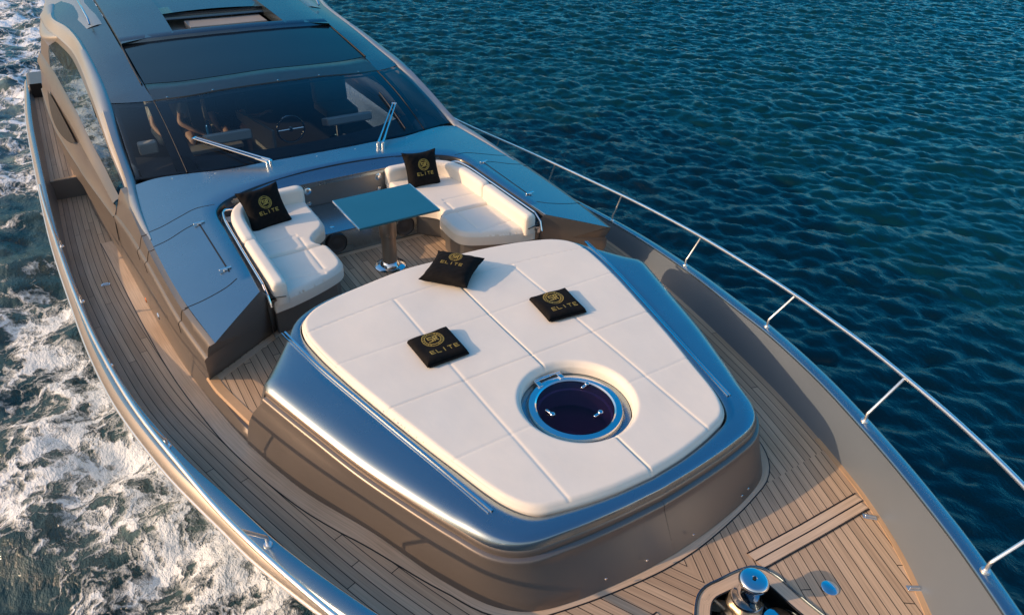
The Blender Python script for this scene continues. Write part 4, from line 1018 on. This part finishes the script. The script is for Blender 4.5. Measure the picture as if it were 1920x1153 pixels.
# ------------------------------------------------------------------ deck fittings
def cleat(x, y, z, a):
    q = MB(); R_ = Matrix.Rotation(a, 3, 'Z'); q.box((x, y, z+.006), (.042, .018, .005), R_); q.box(Vector((x, y, z+.016)), (.030, .008, .006), R_)
    return q.build('pop_up_cleat', M['chrome'], yacht, bevel=.004)
cleat(2.15, 1.22, zd(2.15), math.radians(-30)+1.3); cleat(2.60, .95, zd(2.6), 1.0); cleat(-4.03, -2.45, zd(-4.03), 1.45)
cleat(2.15, -1.22, zd(2.15), -1.0); cleat(-4.03, 2.45, zd(-4.03), 1.6)
MB().lathe([(.048, -.002), (.048, .008), (.042, .012), (.0, .013)], (2.34, .56, zd(2.34)), 28).build('deck_filler_cap', M['chrome'], yacht)
for (x, y) in ((1.642, -.50), (1.672, -.22), (1.684, .14), (1.63, .62), (1.61, .70)):
    MB().lathe([(.009, 0), (.009, .004), (0, .006)], (x, y, -.36), 10, Matrix.Rotation(math.radians(90), 3, 'Y')).build('side_screw', M['chrome'], yacht)

# ------------------------------------------------------------------ windlass
wz = -.62
wd = thing('windlass', 'chrome anchor windlass with round blue-reflecting capstan in the bow well', 'windlass', (2.14, .10, wz))
q = MB().lathe([(.0, .425), (.014, .425), (.016, .43), (.06, .43), (.074, .424), (.082, .412), (.080, .398), (.068, .385), (.060, .36), (.058, .32), (.064, .285), (.082, .262), (.088, .25), (.086, .238), (.07, .232)], (0, 0, 0), 48)
cp = q.build('capstan', M['chrome'], wd, sharp=60)
MB().lathe([(.0, .4335), (.009, .4335), (.010, .430)], (.0, .0, 0), 16).build('capstan_bolt', M['rubber'], cp)
gy = MB(); prof = []
rows = []
for r0, z in [(.075, .23), (.095, .215), (.10, .20), (.085, .185), (.080, .17), (.085, .155), (.105, .14), (.11, .12), (.10, .10)]:
    rows.append([(r0*(1+.05*math.cos(6*a))*math.cos(a), r0*(1+.05*math.cos(6*a))*math.sin(a), z) for a in np.linspace(0, 2*math.pi, 60, endpoint=False)])
gy.grid(rows, close_v=True); gy.build('chain_wheel', M['gypsy'], wd)
q = MB().lathe([(.10, .10), (.115, .09), (.12, .0)], (0, 0, 0), 40); q.box((-.09, -.08, .12), (.05, .02, .03), Matrix.Rotation(.8, 3, 'Z')); q.tube([(-.05, -.1, .16), (-.14, -.14, .20), (-.17, -.15, .17)], .012, 8)
q.build('windlass_base', M['gypsy'], wd)
q = MB().lathe([(.0, .05), (.10, .05), (.118, .045), (.12, .03), (.12, 0)], (.20, .10, .12), 40); q.lathe([(.05, .0), (.05, -.14)], (.20, .10, .13), 24); q.build('chain_stopper', M['chrome'], wd)
chm = MB()
for k in range(9):
    c = Vector((.12+.06*k, -.02+.006*k, .11-.004*k)); R_ = Matrix.Rotation(math.radians(90*(k % 2)), 3, 'X')
    pts = [c+R_ @ Vector((.038*math.cos(a), .020*math.sin(a), 0)) for a in np.linspace(0, 2*math.pi, 16, endpoint=False)]
    chm.tube(pts, .008, 6, closed=True)
chm.build('anchor_chain', M['chrome'], wd)

# ------------------------------------------------------------------ wheelhouse interior seen through the windscreen
q = MB(); q.add([(-4.6, -1.8, -.95), (-4.6, 1.8, -.95), (-9.5, 1.8, -.95), (-9.5, -1.8, -.95)], [(0, 1, 2, 3)])
q.add([(-9.5, -1.9, -1), (-9.5, 1.9, -1), (-9.5, 1.9, .5), (-9.5, -1.9, .5)], [(0, 1, 2, 3)])
q.build('cabin_sole', M['interior'], yacht, smooth=False)
g = MB(); rows = []
for y in np.linspace(-1.8, 1.8, 25):
    xb = np.interp(abs(y), wb[:, 1], wb[:, 0])-.06
    rows.append([(xb, y, tz(xb, y)-.05), (xb-.3, y, -.12), (xb-.75, y, -.16), (xb-.85, y, -.22), (xb-.95, y, -.6), (xb-.95, y, -.95)])
g.grid(rows); g.build('dashboard', M['interior'], yacht, sharp=50)
q = MB(); q.box((-5.25, -.75, -.08), (.13, .26, .06), Matrix.Rotation(-.3, 3, 'Y')); q.box((-5.25, .75, -.10), (.13, .30, .05), Matrix.Rotation(-.3, 3, 'Y')); q.box((-5.25, -1.62, -.05), (.05, .10, .07))
q.build('instrument_pod', M['seatleather'], yacht, bevel=.02)
q = MB().tube([(-5.35+.0, .04+.17*math.cos(a), -.15+.17*math.sin(a)) for a in np.linspace(0, 2*math.pi, 28, endpoint=False)], .013, 8, closed=True); q.tube([(-5.35, -.13, -.15), (-5.35, .21, -.15)], .01, 6); q.lathe([(0, .02), (.035, .0)], (-5.35, .04, -.15), 12, Matrix.Rotation(math.radians(90), 3, 'Y'))
q.build('steering_wheel', M['chrome'], yacht)
q = MB().box((-6.05, -.23, -.56), (.5, .02, .35), Matrix.Rotation(.2, 3, 'Z')); q.box((-6.25, -.78, -.49), (.28, .35, .025)); q.build('console', M['tan'], yacht, bevel=.01)
def helm_seat(y, label):
    t = thing('helm_seat', label, 'seat', (-6.75, y, -.95), group='helm seats behind the windscreen')
    MB().prism([(-.27, -.27), (.25, -.25), (.27, 0), (.25, .25), (-.27, .27)], .42, .53).build('seat', M['seatleather'], t, bevel=.04)
    MB().box((-.28, 0, .78), (.06, .26, .28), Matrix.Rotation(-.12, 3, 'Y')).build('backrest', M['seatleather'], t, bevel=.04)
    MB().lathe([(.17, 0), (.16, .02), (.05, .04), (.05, .43)], (0, 0, 0), 24).build('pedestal', M['chrome'], t)
helm_seat(-1.12, 'cream helm seat with a person in white sleeves behind the windscreen')
helm_seat(-.42, 'cream helm seat with a person in dark clothes behind the windscreen')
helm_seat(1.15, 'empty cream seat behind the right side of the windscreen')
bt = MB().lathe([(.0, 0), (.035, 0), (.037, .01), (.037, .17), (.03, .19), (.018, .205), (.018, .215), (.022, .217), (.022, .245), (0, .247)], (-6.28, -.77, -.455), 24).build('water_bottle', M['bottle'])
bt['label'] = 'blue drinking bottle standing by a hand behind the windscreen'; bt['category'] = 'bottle'

def skin_body(name, V, E, Rr, m, parent, root=0, sub=2):
    me = bpy.data.meshes.new(name); me.from_pydata(V, E, []); o = link(bpy.data.objects.new(name, me), parent); me.materials.append(m)
    sk = o.modifiers.new('skin', 'SKIN'); sk.use_smooth_shade = True
    for i, r in enumerate(Rr): me.skin_vertices[0].data[i].radius = (r, r) if not isinstance(r, tuple) else r
    me.skin_vertices[0].data[root].use_root = True
    s = o.modifiers.new('sub', 'SUBSURF'); s.levels = sub; s.render_levels = sub
    return o
def person(label, cloth, sx, sy, armR, armL, shirt_sleeve):
    """seated figure; coordinates are in the boat frame"""
    t = thing('person', label, 'person', (sx, sy, -.42), group='people at the helm')
    inv = Matrix.Translation((-sx, -sy, .42))
    H = .30
    V = [(sx, sy, -.38), (sx-.02, sy, -.22), (sx-.03, sy, -.05), (sx-.02, sy, .04), (sx-.01, sy, .10)]   # pelvis..neck (leaning)
    Rr = [(.15, .12), (.13, .10), (.16, .10), (.07, .07), (.05, .05)]; E = [(0, 1), (1, 2), (2, 3), (3, 4)]
    V += [(sx+.01, sy, .20), (sx+.0, sy, .28)]; Rr += [(.075, .085), (.07, .08)]; E += [(4, 5), (5, 6)]
    for sg, arm in ((-1, armR), (1, armL)):
        sh = (sx-.02, sy+sg*.19, -.02); b = len(V); V += [sh]+list(arm[:3]); Rr += [.055, .045, .030, .022]; E += [(2, b), (b, b+1), (b+1, b+2), (b+2, b+3)]
        w_ = Vector(arm[2]); d = (w_-Vector(arm[1])).normalized(); sd_ = d.cross(Vector((0, 0, 1))).normalized()
        pal = w_+d*.05; b2 = len(V); V += [tuple(pal)]; Rr += [(.032, .016)]; E += [(b+3, b2)]
        for f in range(4):
            o_ = sd_*(-.027+.018*f); L_ = (.055, .065, .06, .048)[f]; c = len(V)
            V += [tuple(pal+o_+d*.03), tuple(pal+o_+d*(.03+L_*.6)-Vector((0, 0, .012))), tuple(pal+o_*.9+d*(.03+L_)-Vector((0, 0, .03)))]; Rr += [.009, .0085, .008]
            E += [(b2, c), (c, c+1), (c+1, c+2)]
        c = len(V); V += [tuple(w_+d*.03-sd_*.035), tuple(w_+d*.065-sd_*.05)]; Rr += [.010, .009]; E += [(b2, c), (c, c+1)]
    for sg in (-1, 1):
        b = len(V); V += [(sx+.05, sy+sg*.10, -.40), (sx+.48, sy+sg*.13, -.40), (sx+.50, sy+sg*.13, -.82), (sx+.62, sy+sg*.13, -.90)]; Rr += [.085, .060, .038, .035]
        E += [(0, b), (b, b+1), (b+1, b+2), (b+2, b+3)]
    o = skin_body('body', V, E, Rr, M['skin'], t, 0, 1); o.matrix_parent_inverse = inv
    # clothing: shirt and shorts slightly larger
    V2 = [(sx, sy, -.36), (sx-.02, sy, -.22), (sx-.03, sy, -.05), (sx-.02, sy, .03)]; R2 = [(.17, .14), (.15, .12), (.18, .125), (.085, .085)]; E2 = [(0, 1), (1, 2), (2, 3)]
    for sg, arm in ((-1, armR), (1, armL)):
        sh = Vector((sx-.02, sy+sg*.19, -.02)); e_ = Vector(arm[0]); b = len(V2); V2 += [tuple(sh), tuple(sh+(e_-sh)*shirt_sleeve)]; R2 += [.072, .060]; E2 += [(2, b), (b, b+1)]
    o = skin_body('shirt', V2, E2, R2, cloth, t, 0, 2); o.matrix_parent_inverse = inv
    V3 = [(sx, sy, -.40)]; R3 = [(.165, .13)]; E3 = []
    for sg in (-1, 1):
        b = len(V3); V3 += [(sx+.08, sy+sg*.10, -.40), (sx+.36, sy+sg*.125, -.40)]; R3 += [.10, .085]; E3 += [(0, b), (b, b+1)]
    o = skin_body('shorts', V3, E3, R3, M['navy'], t, 0, 2); o.matrix_parent_inverse = inv
    g = MB(); rows = []
    for k in range(7):
        a = math.pi/2*k/6*1.1; rows.append([(sx-.01+.088*math.cos(b_)*math.sin(a+.02), sy+.082*math.sin(b_)*math.sin(a+.02), .25+.10*math.cos(a)) for b_ in np.linspace(0, 2*math.pi, 20, endpoint=False)])
    g.grid(rows, close_v=True); h_ = g.build('hair', M['hair'], t, sharp=90); h_.matrix_parent_inverse = inv
    g = MB(); g.tube([(sx+.085, sy, .245), (sx+.108, sy, .205), (sx+.09, sy, .198)], [.008, .013, .008], 8)
    for s_ in (-1, 1): g.lathe([(0, .014), (.012, .008), (.016, 0)], (sx-.0, sy+s_*.078, .22), 10, Matrix.Rotation(-s_*math.radians(90), 3, 'X'))
    f_ = g.build('face', M['skin'], t); f_.matrix_parent_inverse = inv
    return t
person('seated person in a white short-sleeved shirt reaching towards a blue bottle', M['whitecloth'], -6.72, -1.12,
       [(-6.55, -1.38, -.26), (-6.38, -1.32, -.36), (-6.30, -1.28, -.40)], [(-6.46, -1.08, -.24), (-6.34, -.93, -.33), (-6.31, -.86, -.37)], .72)
person('seated person in a dark shirt with one forearm raised over the console', M['navy'], -6.72, -.42,
       [(-6.52, -.66, -.26), (-6.40, -.62, -.40), (-6.34, -.58, -.42)], [(-6.40, -.28, -.27), (-6.30, -.13, -.25), (-6.28, -.05, -.22)], .85)

# ------------------------------------------------------------------ the sea
WZ = -2.75
nG = 1024; Lm = 64.0
kx = np.fft.fftfreq(nG, Lm/nG)*2*np.pi; KX, KY = np.meshgrid(kx, kx, indexing='ij'); K = np.hypot(KX, KY); K[0, 0] = 1e-6
wdir = np.array([-.79, .61]); cosw = (KX*wdir[0]+KY*wdir[1])/K
Lp = 1.15; kp = 2*np.pi/Lp
spec = np.exp(-1.0*(kp/K)**2)/K**3.0*(.10+np.abs(cosw)**3)*np.exp(-(K*.028)**2); spec[0, 0] = 0
r2 = np.random.default_rng(5); Hk = (r2.normal(size=K.shape)+1j*r2.normal(size=K.shape))*np.sqrt(spec)
Hh = np.real(np.fft.ifft2(Hk)); Hh *= .027/Hh.std()
# choppy horizontal shift
Dx = np.real(np.fft.ifft2(-1j*KX/K*Hk)); Dy = np.real(np.fft.ifft2(-1j*KY/K*Hk)); sc_ = .027/np.real(np.fft.ifft2(Hk)).std()
X0, Y0 = -45.0, -15.0; gx = X0+np.arange(nG)*Lm/nG; GX, GY = np.meshgrid(gx, gx-X0+Y0, indexing='ij')
# turbulence of the wake on the near side
sm = lambda a, b, t: (lambda u: u*u*(3-2*u))(np.clip((t-a)/(b-a), 0, 1))
wake = sm(-9.5, -3.6, GY)*(1-sm(-2.2, -1.0, GY))*(1-sm(2.5, 4, GX))
tr = np.fft.ifft2(np.exp(-(K*.09)**2)*np.exp(-(2.5/K)**2)/K**1.6*(r2.normal(size=K.shape)+1j*r2.normal(size=K.shape))).real; tr /= tr.std()
Hh = Hh*(1-.35*wake)+wake*.045*tr
edge = np.minimum.reduce([np.arange(nG)[:, None]+0*KX, (nG-1-np.arange(nG))[:, None]+0*KX, np.arange(nG)[None, :]+0*KX, (nG-1-np.arange(nG))[None, :]+0*KX]); ed = np.clip(edge/30, 0, 1)
Vx = GX+Dx*sc_*.8*ed; Vy = GY+Dy*sc_*.8*ed; Vz = WZ+Hh*ed
co = np.stack([Vx, Vy, Vz], -1).reshape(-1, 3)
ID = np.arange(nG*nG).reshape(nG, nG); quads = np.stack([ID[:-1, :-1], ID[1:, :-1], ID[1:, 1:], ID[:-1, 1:]], -1).reshape(-1, 4)
BIG = 3500.0; c_ = [ID[0, 0], ID[-1, 0], ID[-1, -1], ID[0, -1]]
ext = np.array([(-BIG, -BIG, WZ), (BIG, -BIG, WZ), (BIG, BIG, WZ), (-BIG, BIG, WZ)]); n0 = len(co)
sideidx = [ID[:, 0], ID[-1, :], ID[::-1, -1], ID[0, ::-1]]
co = np.vstack([co, ext]); loops = list(); me = bpy.data.meshes.new('sea')
polys = [list(sideidx[0][::-1])+[n0, n0+1], list(sideidx[1][::-1])+[n0+1, n0+2], list(sideidx[2][::-1])+[n0+2, n0+3], list(sideidx[3][::-1])+[n0+3, n0]]
tot = [4]*len(quads)+[len(p) for p in polys]
lv = np.concatenate([quads.ravel()]+[np.array(p) for p in polys]).astype(np.int32); ls = np.concatenate([[0], np.cumsum(tot)[:-1]]).astype(np.int32)
me.vertices.add(len(co)); me.vertices.foreach_set('co', co.astype(np.float32).ravel())
me.loops.add(len(lv)); me.loops.foreach_set('vertex_index', lv); me.polygons.add(len(tot)); me.polygons.foreach_set('loop_start', ls); me.polygons.foreach_set('loop_total', np.array(tot, dtype=np.int32))
me.polygons.foreach_set('use_smooth', [True]*len(tot)); me.update(calc_edges=True); me.validate()
sea = link(bpy.data.objects.new('sea_water', me)); sea['kind'] = 'structure'
m, nt, p = mat('sea'); me.materials.append(m)
tc = N(nt, 'ShaderNodeTexCoord'); geo = N(nt, 'ShaderNodeNewGeometry'); pos = geo.outputs['Position']
sp = N(nt, 'ShaderNodeSeparateXYZ'); nt.links.new(pos, sp.inputs[0]); px, py = sp.outputs[0], sp.outputs[1]
def mapr(v, a, b, c=0, d=1):
    n = N(nt, 'ShaderNodeMapRange', interpolation_type='SMOOTHSTEP'); nt.links.new(v, n.inputs['Value'])
    for k, q in zip(('From Min', 'From Max', 'To Min', 'To Max'), (a, b, c, d)): n.inputs[k].default_value = q
    return n.outputs[0]
# foam cover: dense along the near side of the hull and astern
def noise(scale, detail=6, rough=.6, dist=0, stretch=None, off=(0, 0, 0)):
    mp = N(nt, 'ShaderNodeMapping'); nt.links.new(pos, mp.inputs[0]); mp.inputs['Location'].default_value = off
    if stretch: mp.inputs['Scale'].default_value = stretch
    n = N(nt, 'ShaderNodeTexNoise', Scale=scale, Detail=detail, Roughness=rough, Distortion=dist); nt.links.new(mp.outputs[0], n.inputs['Vector']); return n.outputs['Fac']
flat = N(nt, 'ShaderNodeVectorMath', operation='MULTIPLY'); nt.links.new(pos, flat.inputs[0]); flat.inputs[1].default_value = (1, 1, 0)
wob = noise(.5, 4, .6)
yy = mth(nt, 'ADD', py, mth(nt, 'MULTIPLY', mth(nt, 'SUBTRACT', wob, .5), 2.2))
nearhull = mapr(yy, -6.2, -3.1)                                      # 0 far .. 1 hull
along = mapr(px, -9.5, -3.5, .42, 1.0); tip = mapr(px, 2.6, 1.2)
astern = mth(nt, 'MULTIPLY', mapr(px, -9.8, -12.5), mapr(yy, -9.5, -5.0))
portside = mapr(py, 1.0, -1.5); cover = mth(nt, 'MULTIPLY', mth(nt, 'MULTIPLY', nearhull, along), tip)
cover = mth(nt, 'MAXIMUM', cover, mth(nt, 'MULTIPLY', astern, 1.05)); 
sternmask = mth(nt, 'MAXIMUM', portside, mth(nt, 'MULTIPLY', mapr(px, -12.5, -14.0), mapr(py, 4.2, 3.0)))
cover = mth(nt, 'MULTIPLY', cover, sternmask, clamp=True)
wc_ = N(nt, 'ShaderNodeTexNoise', Scale=1.7, Detail=5.0, Roughness=.6); nt.links.new(flat.outputs[0], wc_.inputs['Vector'])
w1_ = N(nt, 'ShaderNodeVectorMath', operation='MULTIPLY_ADD'); nt.links.new(wc_.outputs['Color'], w1_.inputs[0]); w1_.inputs[1].default_value = (.75, .75, 0); nt.links.new(flat.outputs[0], w1_.inputs[2])
wd_ = N(nt, 'ShaderNodeTexNoise', Scale=8.0, Detail=4.0, Roughness=.6); nt.links.new(flat.outputs[0], wd_.inputs['Vector'])
w2_ = N(nt, 'ShaderNodeVectorMath', operation='MULTIPLY_ADD'); nt.links.new(wd_.outputs['Color'], w2_.inputs[0]); w2_.inputs[1].default_value = (.13, .13, 0); nt.links.new(w1_.outputs[0], w2_.inputs[2])
def web(scale, width):
    v_ = N(nt, 'ShaderNodeTexVoronoi', feature='DISTANCE_TO_EDGE', Scale=scale); nt.links.new(w2_.outputs[0], v_.inputs['Vector'])
    return mapr(v_.outputs['Distance'], width, 0.0)
web1 = web(1.5, .16); web2 = web(4.2, .20); web3 = web(11.0, .30)
fo1 = noise(.75, 7, .60, .25); fo2 = noise(9.0, 5, .7, 0, off=(3, 7, 0)); fo3 = noise(2.6, 7, .66, .15, off=(9, 2, 0))
lace = mth(nt, 'ADD', mth(nt, 'MULTIPLY', web1, .26), mth(nt, 'ADD', mth(nt, 'MULTIPLY', web2, .20), mth(nt, 'MULTIPLY', web3, .10)))
f = mth(nt, 'ADD', mth(nt, 'MULTIPLY', fo1, 1.7), mth(nt, 'ADD', mth(nt, 'MULTIPLY', fo3, .75), mth(nt, 'MULTIPLY', fo2, .28)))
f = mth(nt, 'ADD', f, lace)
thr = mth(nt, 'MULTIPLY_ADD', cover, -.56, 2.04)
foam = mth(nt, 'MULTIPLY', mth(nt, 'SUBTRACT', f, thr), 3.6, clamp=True)
foam = mth(nt, 'MULTIPLY', foam, mapr(cover, .02, .2), clamp=True)
milk = mth(nt, 'MULTIPLY', cover, mapr(noise(.9, 4), .35, .7), clamp=True)
# colour
deep = N(nt, 'ShaderNodeMix', data_type='RGBA'); nt.links.new(noise(.12, 3), deep.inputs['Factor']); deep.inputs['A'].default_value = (.001, .020, .030, 1); deep.inputs['B'].default_value = (.0015, .036, .050, 1)
mk = N(nt, 'ShaderNodeMix', data_type='RGBA'); nt.links.new(mth(nt, 'MULTIPLY', milk, .75), mk.inputs['Factor']); nt.links.new(deep.outputs['Result'], mk.inputs['A']); mk.inputs['B'].default_value = (.14, .20, .19, 1)
fm = N(nt, 'ShaderNodeMix', data_type='RGBA'); nt.links.new(foam, fm.inputs['Factor']); nt.links.new(mk.outputs['Result'], fm.inputs['A']); fm.inputs['B'].default_value = (.86, .90, .93, 1)
nt.links.new(fm.outputs['Result'], p.inputs['Base Color'])
nt.links.new(mth(nt, 'MULTIPLY_ADD', foam, .5, .06), p.inputs['Roughness']); p.inputs['IOR'].default_value = 1.33
gust = mapr(noise(.10, 3, .5), .33, .67, .40, 1.45)
rip = mth(nt, 'ADD', mth(nt, 'MULTIPLY', noise(3.2, 5, .62, .2, (1, 1.5, 1)), .055), mth(nt, 'MULTIPLY', noise(11, 5, .62, .1, (.8, 1.3, 1)), .015))
rip = mth(nt, 'MULTIPLY', rip, gust)
bh = mth(nt, 'ADD', rip, mth(nt, 'MULTIPLY', foam, .018)); bh = mth(nt, 'ADD', bh, mth(nt, 'MULTIPLY', mth(nt, 'MULTIPLY', fo3, foam), .06))
bh = mth(nt, 'ADD', bh, mth(nt, 'MULTIPLY', mth(nt, 'MULTIPLY', fo2, foam), .022))
bp = N(nt, 'ShaderNodeBump', Strength=.9, Distance=1.0); nt.links.new(bh, bp.inputs['Height']); nt.links.new(bp.outputs[0], p.inputs['Normal'])
